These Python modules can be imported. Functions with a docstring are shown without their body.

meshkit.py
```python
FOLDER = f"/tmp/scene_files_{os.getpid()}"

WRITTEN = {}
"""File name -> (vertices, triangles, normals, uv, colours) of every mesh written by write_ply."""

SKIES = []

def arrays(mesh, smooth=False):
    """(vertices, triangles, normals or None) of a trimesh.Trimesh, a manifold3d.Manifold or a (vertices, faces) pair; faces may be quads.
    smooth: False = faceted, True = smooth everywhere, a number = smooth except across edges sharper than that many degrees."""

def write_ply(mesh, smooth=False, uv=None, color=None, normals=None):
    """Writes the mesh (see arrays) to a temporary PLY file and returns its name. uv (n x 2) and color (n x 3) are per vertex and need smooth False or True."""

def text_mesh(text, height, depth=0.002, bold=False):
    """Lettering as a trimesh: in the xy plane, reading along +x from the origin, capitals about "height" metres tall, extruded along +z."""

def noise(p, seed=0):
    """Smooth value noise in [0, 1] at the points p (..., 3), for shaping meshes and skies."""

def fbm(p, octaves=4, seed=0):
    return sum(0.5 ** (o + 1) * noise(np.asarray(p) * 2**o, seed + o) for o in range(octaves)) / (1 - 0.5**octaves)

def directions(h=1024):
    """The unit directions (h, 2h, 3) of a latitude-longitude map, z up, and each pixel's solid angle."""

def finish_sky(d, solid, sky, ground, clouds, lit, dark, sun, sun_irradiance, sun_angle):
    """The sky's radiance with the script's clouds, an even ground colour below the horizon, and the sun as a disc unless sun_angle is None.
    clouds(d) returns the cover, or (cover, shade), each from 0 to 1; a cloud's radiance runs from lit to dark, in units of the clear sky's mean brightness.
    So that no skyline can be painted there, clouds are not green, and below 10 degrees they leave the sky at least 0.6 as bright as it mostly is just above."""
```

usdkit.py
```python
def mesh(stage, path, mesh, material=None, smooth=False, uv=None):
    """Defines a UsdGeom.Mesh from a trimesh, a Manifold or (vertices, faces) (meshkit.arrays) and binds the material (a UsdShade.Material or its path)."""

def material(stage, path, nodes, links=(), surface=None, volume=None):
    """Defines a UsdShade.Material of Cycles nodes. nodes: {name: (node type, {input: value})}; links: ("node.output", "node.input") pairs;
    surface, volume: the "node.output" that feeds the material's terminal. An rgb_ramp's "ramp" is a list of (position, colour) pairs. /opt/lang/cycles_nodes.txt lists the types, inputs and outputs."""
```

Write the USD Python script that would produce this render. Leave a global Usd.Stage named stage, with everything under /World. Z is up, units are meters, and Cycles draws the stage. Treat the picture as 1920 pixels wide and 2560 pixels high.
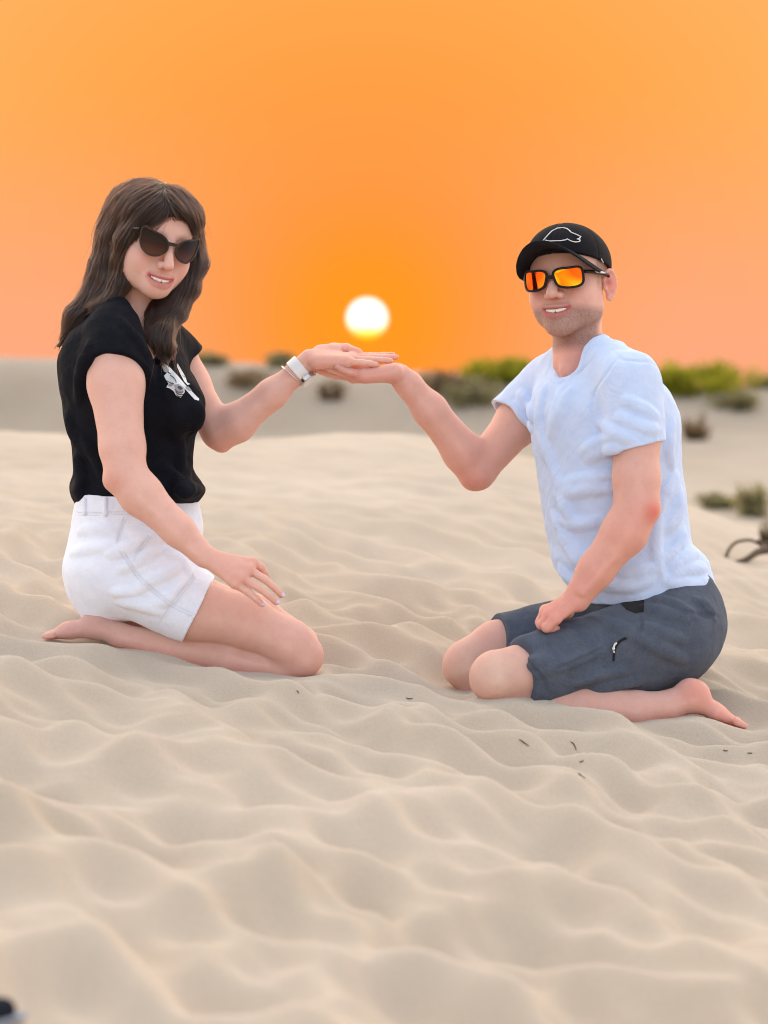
import math, random
import numpy as np
import trimesh
import usdkit
import meshkit
from concurrent.futures import ThreadPoolExecutor
from scipy.interpolate import PchipInterpolator, RegularGridInterpolator
from scipy.spatial import cKDTree
import scipy.sparse as sp
from pxr import Usd, UsdGeom, UsdLux, UsdShade, Gf, Sdf, Vt

random.seed(7)
stage = Usd.Stage.CreateInMemory()
UsdGeom.Xform.Define(stage, '/World')

# ------------------------------------------------------------------ camera, sky, sun, exposure
FPX, HOR, EYE = 5600.0, 955.0, 0.80          # focal length in pixels of the 1920 wide photograph, horizon row, eye height
PITCH = math.atan((1280.0 - HOR) / FPX)
EXPOSURE = 3.76
SUN_EL = math.atan((HOR - 797.0) / FPX)
SUN_AZ = math.atan((918.0 - 960.0) / FPX)    # towards +x from +y
cam = UsdGeom.Camera.Define(stage, '/World/camera')
cam.CreateHorizontalApertureAttr(36.0)
cam.CreateFocalLengthAttr(36.0 * FPX / 1920.0)
cam.CreateFStopAttr(3.4)
cam.CreateFocusDistanceAttr(4.85)
cam.CreateExposureAttr(EXPOSURE)
cam.AddTranslateOp().Set((0, 0, EYE))
cam.AddRotateXYZOp().Set((90 - math.degrees(PITCH), 0, 0))

SUN = np.array([math.cos(SUN_EL) * math.sin(SUN_AZ), math.cos(SUN_EL) * math.cos(SUN_AZ), math.sin(SUN_EL)])
sky_mat = usdkit.material(stage, '/World/Looks/sky', {
    'sky': ('sky_texture', {'sky_type': 'single_scattering', 'sun_disc': False, 'sun_elevation': SUN_EL, 'sun_rotation': SUN_AZ, 'altitude': 100.0, 'aerosol_density': 1.0, 'ozone_density': 1.2}),
    'dir': ('texture_coordinate', {}),
    'dot': ('vector_math', {'math_type': 'dot_product', 'vector2': tuple(SUN)}),
    'cl': ('math', {'math_type': 'minimum', 'value2': 0.9999999}),
    'acos': ('math', {'math_type': 'arccosine'}),
    'deg': ('math', {'math_type': 'degrees'}),
    # dust round the low sun: one smooth falloff with the angle from the sun
    'u': ('map_range', {'from_min': 0.0, 'from_max': 180.0, 'clamp': True}),
    'dust': ('rgb_ramp', {'ramp': [(a / 180.0, c) for a, c in [(0.0, (1.12, 0.335, 0.010)), (1.44, (1.08, 0.318, 0.022)), (3.15, (1.05, 0.312, 0.044)), (5.6, (1.04, 0.345, 0.058)), (9.0, (1.05, 0.40, 0.082)), (13.5, (1.05, 0.46, 0.125)),
                                                               (27.0, (1.10, 0.70, 0.40)), (48.0, (1.12, 1.04, 0.96)), (90.0, (1.04, 1.15, 1.30)), (135.0, (0.88, 1.02, 1.26)), (180.0, (0.76, 0.92, 1.18))]]}),
    'cover': ('rgb_ramp', {'ramp': [(a / 180.0, (c, c, c)) for a, c in [(0.0, 1.0), (14.0, 1.0), (27.0, 0.9), (48.0, 0.8), (90.0, 0.8), (130.0, 0.75), (170.0, 0.75), (180.0, 0.75)]]}),
    'dustx': ('mix_color', {'blend_type': 'multiply', 'fac': 1.0, 'b': (0.745, 0.745, 0.745), 'use_clamp': False, 'use_clamp_result': False}),
    # lower down and away from the sun the dust is pinker
    'exyz': ('separate_xyz', {}),
    'low': ('map_range', {'from_min': 0.14, 'from_max': 0.0, 'clamp': True, 'range_type': 'smoothstep'}),
    'side': ('map_range', {'from_min': 1.2, 'from_max': 8.5, 'clamp': True, 'range_type': 'smoothstep'}),
    'pinkf': ('math', {'math_type': 'multiply'}),
    'pinkf2': ('math', {'math_type': 'multiply', 'value2': 1.0}),
    'pink': ('mix_color', {'b': (1.02, 0.405, 0.215), 'use_clamp': True}),
    'mix': ('mix_color', {'use_clamp': True}),
    # the sun's own disc, reddened at its lower limb by the dust
    'xyz': ('separate_xyz', {}),
    'limb': ('map_range', {'from_min': math.sin(SUN_EL - 0.0098), 'from_max': math.sin(SUN_EL + 0.003), 'clamp': True}),
    'disc_col': ('rgb_ramp', {'ramp': [(0.0, (2.0, 0.75, 0.0)), (0.22, (2.0, 1.05, 0.0)), (0.42, (2.3, 1.5, 0.5)), (0.62, (2.6, 2.2, 1.9)), (1.0, (2.6, 2.3, 2.1))]}),
    'disc_x': ('mix_color', {'blend_type': 'multiply', 'fac': 1.0, 'b': (0.745, 0.745, 0.745), 'use_clamp': False, 'use_clamp_result': False}),
    'disc': ('map_range', {'from_min': 0.505, 'from_max': 0.435, 'clamp': True}),
    'mix2': ('mix_color', {'use_clamp': True}),
    'bg': ('background_shader', {'strength': 0.1}),
}, [('dir.generated', 'dot.vector1'), ('dot.value', 'cl.value1'), ('cl.value', 'acos.value1'), ('acos.value', 'deg.value1'), ('deg.value', 'u.value'),
    ('u.result', 'dust.fac'), ('u.result', 'cover.fac'), ('dir.generated', 'exyz.vector'), ('exyz.z', 'low.value'), ('deg.value', 'side.value'), ('low.result', 'pinkf.value1'), ('side.result', 'pinkf.value2'), ('pinkf.value', 'pinkf2.value1'), ('pinkf2.value', 'pink.fac'), ('dust.color', 'pink.a'), ('pink.result', 'dustx.a'), ('sky.color', 'mix.a'), ('dustx.result', 'mix.b'), ('cover.color', 'mix.fac'),
    ('dir.generated', 'xyz.vector'), ('xyz.z', 'limb.value'), ('limb.result', 'disc_col.fac'), ('disc_col.color', 'disc_x.a'), ('deg.value', 'disc.value'),
    ('mix.result', 'mix2.a'), ('disc_x.result', 'mix2.b'), ('disc.result', 'mix2.fac'), ('mix2.result', 'bg.color')], surface='bg.background')
dome = UsdLux.DomeLight.Define(stage, '/World/sky')
UsdShade.MaterialBindingAPI.Apply(dome.GetPrim()).Bind(sky_mat)
dome.GetPrim().SetCustomDataByKey('kind', 'structure')
sun = UsdLux.DistantLight.Define(stage, '/World/sun')
sun.CreateIntensityAttr(0.10)
sun.CreateAngleAttr(179.8)
sun.CreateNormalizeAttr(True)
sun.CreateColorAttr(Gf.Vec3f(1.0, 0.76, 0.55))
_q = Gf.Rotation(Gf.Vec3d(0, 0, 1), Gf.Vec3d(*map(float, SUN)))
sun.AddTransformOp().Set(Gf.Matrix4d().SetRotate(_q))


# ------------------------------------------------------------------ helpers
def at(px, py, Y):
    """The point at depth Y seen at the photograph's pixel (px, py)."""
    u, v = (px - 960.0) / FPX, (1280.0 - py) / FPX
    d = np.array([u, math.cos(PITCH) + v * math.sin(PITCH), -math.sin(PITCH) + v * math.cos(PITCH)])
    return np.array([0, 0, EYE]) + d * (Y / d[1])


def pix(P):
    """Pixel of points."""
    q = np.atleast_2d(P) - np.array([0, 0, EYE])
    f = q[:, 1] * math.cos(PITCH) - q[:, 2] * math.sin(PITCH)
    up = q[:, 1] * math.sin(PITCH) + q[:, 2] * math.cos(PITCH)
    return np.stack([960 + FPX * q[:, 0] / f, 1280 - FPX * up / f], 1)


def mat(name, nodes, links, surface):
    return usdkit.material(stage, '/World/Looks/' + name, nodes, links, surface=surface)


def plain(name, color, rough=0.6, metal=0.0, **kw):
    return mat(name, {'p': ('principled_bsdf', {'base_color': color, 'roughness': rough, 'metallic': metal, **kw})}, [], 'p.BSDF')


def numbered(path):
    if not stage.GetPrimAtPath(path):
        return path
    k = 1
    while stage.GetPrimAtPath(f'{path}_{k:03d}'):
        k += 1
    return f'{path}_{k:03d}'


def tag(prim, label=None, category=None, group=None, kind=None):
    p = prim.GetPrim()
    for k, v in (('label', label), ('category', category), ('group', group), ('kind', kind)):
        if v:
            p.SetCustomDataByKey(k, v)
    return prim


def obj(name, mesh, material, parent='/World', smooth=True, color=None):
    path = numbered(f'{parent}/{name}')
    m = usdkit.mesh(stage, path, mesh, material, smooth=smooth)
    if color is not None:
        UsdGeom.PrimvarsAPI(m).CreatePrimvar('tint', Sdf.ValueTypeNames.Color3fArray, 'vertex').Set(Vt.Vec3fArray.FromNumpy(np.ascontiguousarray(color, np.float32)))
    return m


def thing(name, label, category, group=None):
    x = UsdGeom.Xform.Define(stage, numbered('/World/' + name))
    return tag(x, label, category, group)


def tube(points, radii, sides=8, flat=None):
    """A closed swept tube with round-ish ends."""
    p = np.asarray(points, float)
    r = np.broadcast_to(np.asarray(radii, float), (len(p),)).copy()
    t = np.gradient(p, axis=0)
    t /= np.linalg.norm(t, axis=1, keepdims=True) + 1e-12
    ref = np.array([0.0, 0, 1.0]) if abs(t[0, 2]) < 0.9 else np.array([1.0, 0, 0])
    a = np.cross(t, ref)
    for i in range(len(a)):
        if np.linalg.norm(a[i]) < 1e-6:
            a[i] = a[i - 1]
        if i and a[i] @ a[i - 1] < 0:
            a[i] = -a[i]
    a /= np.linalg.norm(a, axis=1, keepdims=True)
    b = np.cross(t, a)
    ang = np.arange(sides) * 2 * np.pi / sides
    v = (p[:, None] + r[:, None, None] * (np.cos(ang)[None, :, None] * a[:, None] + np.sin(ang)[None, :, None] * b[:, None])).reshape(-1, 3)
    n = len(p)
    i, j = np.meshgrid(np.arange(n - 1), np.arange(sides), indexing='ij')
    q = np.stack([i * sides + j, i * sides + (j + 1) % sides, (i + 1) * sides + (j + 1) % sides, (i + 1) * sides + j], -1).reshape(-1, 4)
    f = np.vstack([q[:, [0, 1, 2]], q[:, [0, 2, 3]]])
    v = np.vstack([v, p[:1], p[-1:]])
    s = np.arange(sides)
    f = np.vstack([f, np.stack([np.full(sides, n * sides), (s + 1) % sides, s], 1), np.stack([np.full(sides, n * sides + 1), (n - 1) * sides + s, (n - 1) * sides + (s + 1) % sides], 1)])
    return trimesh.Trimesh(v, f, process=False)


def smooth_line(pts, n):
    pts = np.asarray(pts, float)
    s = np.concatenate([[0], np.cumsum(np.linalg.norm(np.diff(pts, axis=0), axis=1))])
    return PchipInterpolator(s, pts, axis=0)(np.linspace(0, s[-1], n)) if len(pts) > 2 else pts[0] + (pts[-1] - pts[0]) * np.linspace(0, 1, n)[:, None]


def join(ms):
    return trimesh.util.concatenate(ms)


# ------------------------------------------------------------------ sculpting with signed distances
F32 = np.float32


def rcone(a, b, r1, r2, n=None, s=1.0):
    """Tapered capsule; n, s: flattened to s times its thickness along n."""
    a, b = np.asarray(a, F32), np.asarray(b, F32)
    ba = b - a
    L = max(float(ba @ ba), 1e-9)
    R = max(r1, r2)
    nn = None if n is None else (np.asarray(n, F32) / np.linalg.norm(n)).astype(F32)

    def fn(P):
        q = P - a
        h = np.clip(q @ ba / F32(L), 0, 1)
        q -= h[:, None] * ba
        r = F32(r1) + h * F32(r2 - r1)
        if nn is None:
            return np.sqrt(np.einsum('ij,ij->i', q, q)) - r
        c = q @ nn
        l2 = np.einsum('ij,ij->i', q, q) + c * c * F32(1 / s**2 - 1)
        l = np.sqrt(l2) + F32(1e-9)
        g2 = (l2 + c * c / F32(s**2) * F32(1 / s**2 - 1)) / l2
        return (l - r) / np.sqrt(np.maximum(g2, 1e-6))
    return fn, np.minimum(a, b) - R, np.maximum(a, b) + R


def ell(c, r, R=None):
    c, r = np.asarray(c, F32), np.asarray(r, F32)
    R = np.eye(3, dtype=F32) if R is None else np.asarray(R, F32)

    def fn(P):
        q = (P - c) @ R / r
        k0 = np.sqrt(np.einsum('ij,ij->i', q, q)) + F32(1e-9)
        q /= r
        k1 = np.sqrt(np.einsum('ij,ij->i', q, q)) + F32(1e-9)
        return k0 * (k0 - 1) / k1
    e = np.sqrt(((R * r[None, :])**2).sum(1))
    return fn, c - e, c + e


def loft(rows, phi, pw=2.0):
    """Upright body of elliptical sections. rows: (z, cx, cy, half size along phi, half size across)."""
    rows = np.array(sorted(rows), float)
    z = rows[:, 0]
    t = np.linspace(z[0], z[-1], 240)
    tab = [PchipInterpolator(z, rows[:, k])(t) for k in range(1, 5)]
    ca, sa = math.cos(phi), math.sin(phi)

    def fn(P):
        zz = P[:, 2]
        cx, cy, a, b = (np.interp(zz, t, x).astype(F32) for x in tab)
        dx, dy = P[:, 0] - cx, P[:, 1] - cy
        u, v = (dx * F32(ca) + dy * F32(sa)) / a, (-dx * F32(sa) + dy * F32(ca)) / b
        if pw == 2.0:
            k0 = np.sqrt(u * u + v * v) + F32(1e-9)
        else:
            k0 = (np.abs(u)**pw + np.abs(v)**pw)**(1 / pw) + F32(1e-9)
        k1 = np.sqrt((u / a)**2 + (v / b)**2) + F32(1e-9)
        d = k0 * (k0 - 1) / k1 if pw == 2.0 else (k0 - 1) * np.sqrt(u * u + v * v) / k1
        return np.maximum(d, np.maximum(zz - F32(z[-1]), F32(z[0]) - zz))
    m = np.max(np.maximum(tab[2], tab[3]))
    return fn, np.array([tab[0].min() - m, tab[1].min() - m, z[0]]), np.array([tab[0].max() + m, tab[1].max() + m, z[-1]])


def cut(prim, *planes):
    """prim kept where (P - p) . n < 0 for each plane (p, n)."""
    fn0, lo, hi = prim
    pl = [(np.asarray(p, F32), (np.asarray(n, F32) / np.linalg.norm(n)).astype(F32)) for p, n in planes]

    def fn(P):
        d = fn0(P)
        for p, n in pl:
            d = np.maximum(d, (P - p) @ n)
        return d
    return fn, lo, hi


class Sculpt:
    def __init__(self):
        self.ops = []

    def add(self, prim, k=0.012):
        self.ops.append((prim, k, 1))
        return self

    def sub(self, prim, k=0.004):
        self.ops.append((prim, k, -1))
        return self

    def disp(self, fn):
        self.ops.append(((fn, np.full(3, -9e9), np.full(3, 9e9)), 0, 0))
        return self

    def copy(self):
        s = Sculpt()
        s.ops = list(self.ops)
        return s

    @staticmethod
    def blend(d, e, k, mode):
        if mode == 0:
            return d + e
        if mode == 1:
            if k <= 0:
                return np.minimum(d, e)
            h = np.maximum(k - np.abs(d - e), 0) / F32(k)
            return np.minimum(d, e) - h * h * F32(k * 0.25)
        e = -e
        if k <= 0:
            return np.maximum(d, e)
        h = np.maximum(k - np.abs(d - e), 0) / F32(k)
        return np.maximum(d, e) + h * h * F32(k * 0.25)

    def eval(self, P, lo=None, hi=None):
        """Distances at P; given a box of the points, shapes far from it are left out."""
        P = np.asarray(P, F32)
        d = np.full(len(P), 1.0, F32)
        for (fn, a, b), k, mode in self.ops:
            if lo is not None and (np.any(a - k - 0.03 > hi) or np.any(b + k + 0.03 < lo)):
                continue
            if mode == 0:
                m = np.abs(d) < 0.03
                if m.any():
                    d[m] += fn(P[m])
                continue
            d = self.blend(d, fn(P), k, mode)
        return d

    def mesh(self, h=0.0025, relax=2):
        los = np.min([o[0][1] for o in self.ops if o[2] == 1], 0) - 4 * h
        his = np.max([o[0][2] for o in self.ops if o[2] == 1], 0) + 4 * h
        B = 8
        nb = np.ceil((his - los) / (h * B)).astype(int)
        ix = np.stack(np.meshgrid(*[np.arange(n) for n in nb], indexing='ij'), -1).reshape(-1, 3)
        dc = self.eval(los + (ix + 0.5 - 0.5 / B) * B * h)
        D = np.repeat(np.repeat(np.repeat(np.where(dc.reshape(nb) < 0, F32(-1), F32(1)), B, 0), B, 1), B, 2)
        near = ix[np.abs(dc) < B * h * 0.87 * 1.35 + 0.006]
        off = np.stack(np.meshgrid(*[np.arange(B)] * 3, indexing='ij'), -1).reshape(-1, 3)
        lo_b = los + near * B * h
        # neighbouring blocks are worked out together, with only the shapes that reach them
        key = (near // 3) @ np.array([1000000, 1000, 1])
        order = np.argsort(key, kind='stable')
        groups = np.split(order, np.nonzero(np.diff(key[order]))[0] + 1)

        def work(g):
            P = (lo_b[g][:, None, :] + off[None] * h).reshape(-1, 3)
            d = self.eval(P, P.min(0), P.max(0))
            c = (near[g][:, None, :] * B + off[None]).reshape(-1, 3)
            D[c[:, 0], c[:, 1], c[:, 2]] = d
        with ThreadPoolExecutor(4) as ex:
            list(ex.map(work, groups))
        return nets(D, los, h, relax)


def nets(D, lo, h, relax=2):
    """Surface nets: the zero surface of the grid D as a triangle mesh."""
    nx, ny, nz = D.shape
    S = (D < 0)
    U = S.view(np.uint8)
    c = np.zeros((nx - 1, ny - 1, nz - 1), np.uint8)
    for i, j, k in np.ndindex(2, 2, 2):
        c += U[i:nx - 1 + i, j:ny - 1 + j, k:nz - 1 + k]
    act = np.flatnonzero((c > 0) & (c < 8))
    cell = np.stack(np.unravel_index(act, c.shape), 1)
    corner = np.array(list(np.ndindex(2, 2, 2)))
    vals = np.stack([D[cell[:, 0] + a, cell[:, 1] + b, cell[:, 2] + e] for a, b, e in corner], 1)
    acc, cnt = np.zeros((len(act), 3)), np.zeros(len(act))
    for p in range(8):
        for ax in range(3):
            if corner[p, ax] == 0:
                q = p + (4, 2, 1)[ax]
                v0, v1 = vals[:, p], vals[:, q]
                m = (v0 < 0) != (v1 < 0)
                t = v0[m] / (v0[m] - v1[m])
                pt = np.repeat(corner[p][None].astype(float), len(t), 0)
                pt[:, ax] += t
                acc[m] += pt
                cnt[m] += 1
    V = lo + (cell + acc / cnt[:, None]) * h
    faces = []
    cs = c.shape
    for ax in range(3):
        s0 = [slice(0, n) for n in D.shape]
        s1 = [slice(0, n) for n in D.shape]
        s0[ax], s1[ax] = slice(0, D.shape[ax] - 1), slice(1, D.shape[ax])
        e = np.argwhere(S[tuple(s0)] != S[tuple(s1)])
        b, g = (ax + 1) % 3, (ax + 2) % 3
        e = e[(e[:, b] > 0) & (e[:, g] > 0) & (e[:, b] < cs[b]) & (e[:, g] < cs[g])]
        inside = S[tuple(e.T)]
        quad = []
        for db, dg in ((0, 0), (-1, 0), (-1, -1), (0, -1)):
            w = e.copy()
            w[:, b] += db
            w[:, g] += dg
            quad.append(np.searchsorted(act, np.ravel_multi_index(tuple(w.T), cs)))
        quad = np.stack(quad, 1)
        quad[~inside] = quad[~inside][:, ::-1]
        faces.append(quad)
    Q = np.vstack(faces)
    Fc = np.vstack([Q[:, [0, 1, 2]], Q[:, [0, 2, 3]]])
    if relax:
        E = np.vstack([Q[:, [0, 1]], Q[:, [1, 2]], Q[:, [2, 3]], Q[:, [3, 0]]])
        n = len(V)
        A = sp.coo_matrix((np.ones(2 * len(E)), (np.r_[E[:, 0], E[:, 1]], np.r_[E[:, 1], E[:, 0]])), (n, n)).tocsr()
        deg = np.asarray(A.sum(1)).ravel()
        for _ in range(relax):
            V = V + 0.5 * ((A @ V) / deg[:, None] - V)
            V = V - 0.52 * ((A @ V) / deg[:, None] - V)
    return V, Fc


def trace(sc, px, py, start=4.5, end=5.4):
    """Where the camera's rays through the pixels meet the sculpt."""
    A = np.array([at(x, y, start) for x, y in zip(np.atleast_1d(px), np.atleast_1d(py))])
    Dv = A - np.array([0, 0, EYE])
    Dv /= np.linalg.norm(Dv, axis=1, keepdims=True)
    t = np.zeros(len(A))
    for _ in range(90):
        P = A + Dv * t[:, None]
        d = sc.eval(P, P.min(0), P.max(0))
        t += np.clip(d, -0.01, 0.025) * 0.85
        if np.abs(d).max() < 0.0004 or np.all((np.abs(d) < 0.0004) | (t > end - start)):
            break
    return A + Dv * t[:, None], Dv, (t < end - start)


def strokes(sc, base, lines, r=0.010, height=0.004, k=0.012, n=16, groove=False):
    """Folds (or grooves) pressed along lines that are given by where they show; base is the cloth before them."""
    for ln in lines:
        rr, hh = r, height
        mul = 1.0 if groove else 1.15
        if isinstance(ln, dict):
            rr, hh, ln = ln.get('r', r), ln.get('h', height), ln['l']
        hh *= mul
        rr = rr if groove else 0.8 * rr
        p = smooth_line(ln, n)
        P, Dv, ok = trace(base, p[:, 0], p[:, 1])
        P = P[ok]
        Dv = Dv[ok]
        if len(P) < 3:
            continue
        fade = np.sin(np.linspace(0.12, 1, len(P)) * np.pi * 0.94)
        eps = 0.002
        lo, hi = P.min(0) - eps, P.max(0) + eps
        N = np.stack([base.eval(P + np.eye(3)[i] * eps, lo, hi) - base.eval(P - np.eye(3)[i] * eps, lo, hi) for i in range(3)], 1)
        N /= np.linalg.norm(N, axis=1, keepdims=True) + 1e-9
        rad = rr * (0.5 + 0.5 * fade)
        sgn = 1 if groove else -1
        C = P + N * (sgn * (rad - hh * fade))[:, None]
        for i in range(len(C) - 1):
            (sc.sub if groove else sc.add)(rcone(C[i], C[i + 1], rad[i], rad[i + 1]), k)


def rot(axis, deg):
    return trimesh.transformations.rotation_matrix(math.radians(deg), axis)[:3, :3]


def wob(P, f, seed=0):
    """Cheap smooth wobble, about -1..1."""
    x, y, z = P[:, 0] * f, P[:, 1] * f, P[:, 2] * f
    s = seed * 1.7
    a = np.sin(x + 1.3 * np.sin(y * 0.9 + s) + s) + np.sin(1.1 * y + 1.2 * np.sin(z * 1.1 - s) + 2.1 * s) + np.sin(0.9 * z + 1.4 * np.sin(x * 0.8 + 0.5 * s) - s)
    return (a / 3).astype(F32)


# ------------------------------------------------------------------ ground and dunes
def voro(U, V, seed, k=14.0):
    """Soft cellular bowls: 0 in a bowl's middle, creased between bowls."""
    iu, iv = np.floor(U).astype(np.int64), np.floor(V).astype(np.int64)
    acc = np.zeros(U.shape)
    for a in range(-1, 2):
        for b in range(-1, 2):
            cu, cv = iu + a, iv + b
            hsh = ((cu * 374761393 + cv * 668265263 + seed * 1442695) & 0xFFFFFFFF)
            hsh = ((hsh ^ (hsh >> 13)) * 1274126177) & 0xFFFFFFFF
            j1, j2 = ((hsh >> 3) & 1023) / 1023.0, ((hsh >> 15) & 1023) / 1023.0
            d2 = (cu + 0.12 + 0.76 * j1 - U)**2 + (cv + 0.12 + 0.76 * j2 - V)**2
            acc += np.exp(-k * d2)
    return np.sqrt(np.maximum(-np.log(acc + 1e-12) / k, 0) + 0.035)


def nz2(x, y, seed):
    return meshkit.noise(np.stack([x, y, np.full(x.shape, 0.37 + seed)], -1), seed) - 0.5


_px = np.array([-1500, 0, 480, 960, 1440, 1700, 1920, 3400.0])
_rows = []


def _row(d, z=None, py=None):
    x = (_px - 960) * d / FPX
    zz = np.array(z, float) if z is not None else EYE - (np.array(py, float) - HOR) * d / FPX
    _rows.append((d, x, zz))


for d in (-300.0, -20.0, 0.0, 1.5, 2.8, 3.6, 4.4, 5.2, 6.0):
    x = (_px - 960) * max(d, 0.5) / FPX
    _row(max(d, 0.5) if d > 0 else d, z=0.15 - 0.124 * x + 0.1 * (np.maximum(d, 0.0) - 4.8)) if d > 0 else _rows.append((d, np.array([-300, 300.0]), np.array([-0.3, -0.4])))
_row(7.6, py=[1170, 1210, 1235, 1235, 1290, 1340, 1405, 1700])
_row(9.3, py=[1050, 1083, 1106, 1088, 1180, 1262, 1330, 1500])
_row(10.6, z=[.5, .50, .44, .46, .3, .12, .02, -.1])
_row(14.0, z=[.0, .0, .0, .05, .0, -.25, -.4, -.4])
_row(19.5, z=[-.1, -.1, -.1, -.1, -.1, -.1, -.1, -.1])
_row(23.3, z=[.14, .13, .12, .16, .2, .25, .26, .2])
_row(25.0, py=[880, 896, 905, 934, 955, 972, 968, 980])
_row(31.0, z=[.6, .6, .6, .5, .4, .35, .4, .3])
_row(60.0, z=[-2, -2, -2, -2, -2, -2, -2, -2])
_row(140.0, z=[-2, -2, -2.5, -2, -2, -2.3, -2, -2])
_row(2500.0, z=[-3] * 8)

_s = np.cumsum(1.09**np.arange(1, 72) * 0.0115)
_s = _s[_s < 900]
gx = np.concatenate([-1.75 - _s[::-1], np.arange(-1.75, 1.7501, 0.0105), 1.75 + _s])
gy = np.concatenate([-np.cumsum(1.25**np.arange(1, 22) * 0.3)[::-1] + 1.7, np.arange(1.7, 2.6, 0.012), np.arange(2.6, 5.6, 0.0085), np.arange(5.6, 8.5, 0.02), 8.5 + np.cumsum(np.minimum(1.02**np.arange(0, 160) * 0.022, 500)), ])
gy = np.concatenate([gy, gy[-1] + np.cumsum(1.3**np.arange(1, 24) * 0.5)])
gy = np.sort(gy)
gy = gy[np.concatenate([[True], np.diff(gy) > 0.002])]
gx = gx[np.concatenate([[True], np.diff(gx) > 0.002])]
ROWS = []
for d, x, zz in _rows:
    f = PchipInterpolator(x, zz)
    ROWS.append(f(np.clip(gx, x[0], x[-1])))
Z = PchipInterpolator([r[0] for r in _rows], np.array(ROWS), axis=0)(np.clip(gy, _rows[0][0], _rows[-1][0]))
XX, YY = np.meshgrid(gx, gy)

# wind-softened hollows and crests; their long axes run towards the camera and to the right
cdir, ndir = np.array([0.64, -0.768]), np.array([0.768, 0.64])
wx = XX + 0.30 * nz2(XX * 1.1, YY * 1.0, 1) + 0.08 * nz2(XX * 3.6, YY * 3.6, 2)
wy = YY + 0.36 * nz2(XX * 1.1, YY * 1.0, 3) + 0.08 * nz2(XX * 3.6, YY * 3.6, 4)
u, v = wx * ndir[0] + wy * ndir[1], wx * cdir[0] + wy * cdir[1]
blend = np.clip(0.5 + 2.4 * nz2(XX * 0.8, YY * 0.8, 19), 0, 1)
big = voro(u / 0.195, v / 0.36, 11, 15) * (0.50 + 0.7 * blend) + voro(u / 0.108 + 7.1, v / 0.21, 13, 16) * (0.70 - 0.40 * blend)
mid = voro(u / 0.085 + 3.3, v / 0.16, 23, 15)
ridge = 1 - np.abs(2 * nz2(u * 2.0, v * 0.9, 5))
ridge2 = 1 - np.abs(2 * nz2(u * 5.2 + 1.5 * nz2(u * 2, v * 2, 8), v * 1.6, 6))
region = 0.55 + 0.9 * (nz2(XX * 0.9, YY * 0.7, 9) + 0.5)
H = 0.130 * (big - 0.45) + 0.055 * (mid - 0.4) * region + 0.045 * (ridge - 0.75) + 0.018 * (ridge2 - 0.7) * region + 0.05 * nz2(XX * 0.8, YY * 0.8, 12)
rip = np.sin(2 * np.pi * (u / 0.075 + 2.2 * nz2(XX * 2.2, YY * 2.2, 7))) * np.clip(nz2(XX * 1.3, YY * 1.1, 10) + 0.12, 0, 1)
fine = voro(u / 0.05 + 1.7, v / 0.13, 37, 20)
H += 0.022 * (fine - 0.4) * np.clip(0.3 + 2.2 * nz2(XX * 1.1, YY * 0.9, 17), 0, 1)
H += 0.0045 * rip
fade = np.interp(YY, [-5, 1, 5.3, 6.5, 8.5, 11, 16, 40], [0.3, 1, 0.88, 0.5, 0.17, 0.35, 0.5, 0.0])
from scipy.ndimage import gaussian_filter
H = gaussian_filter(H, 1.1)
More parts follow.
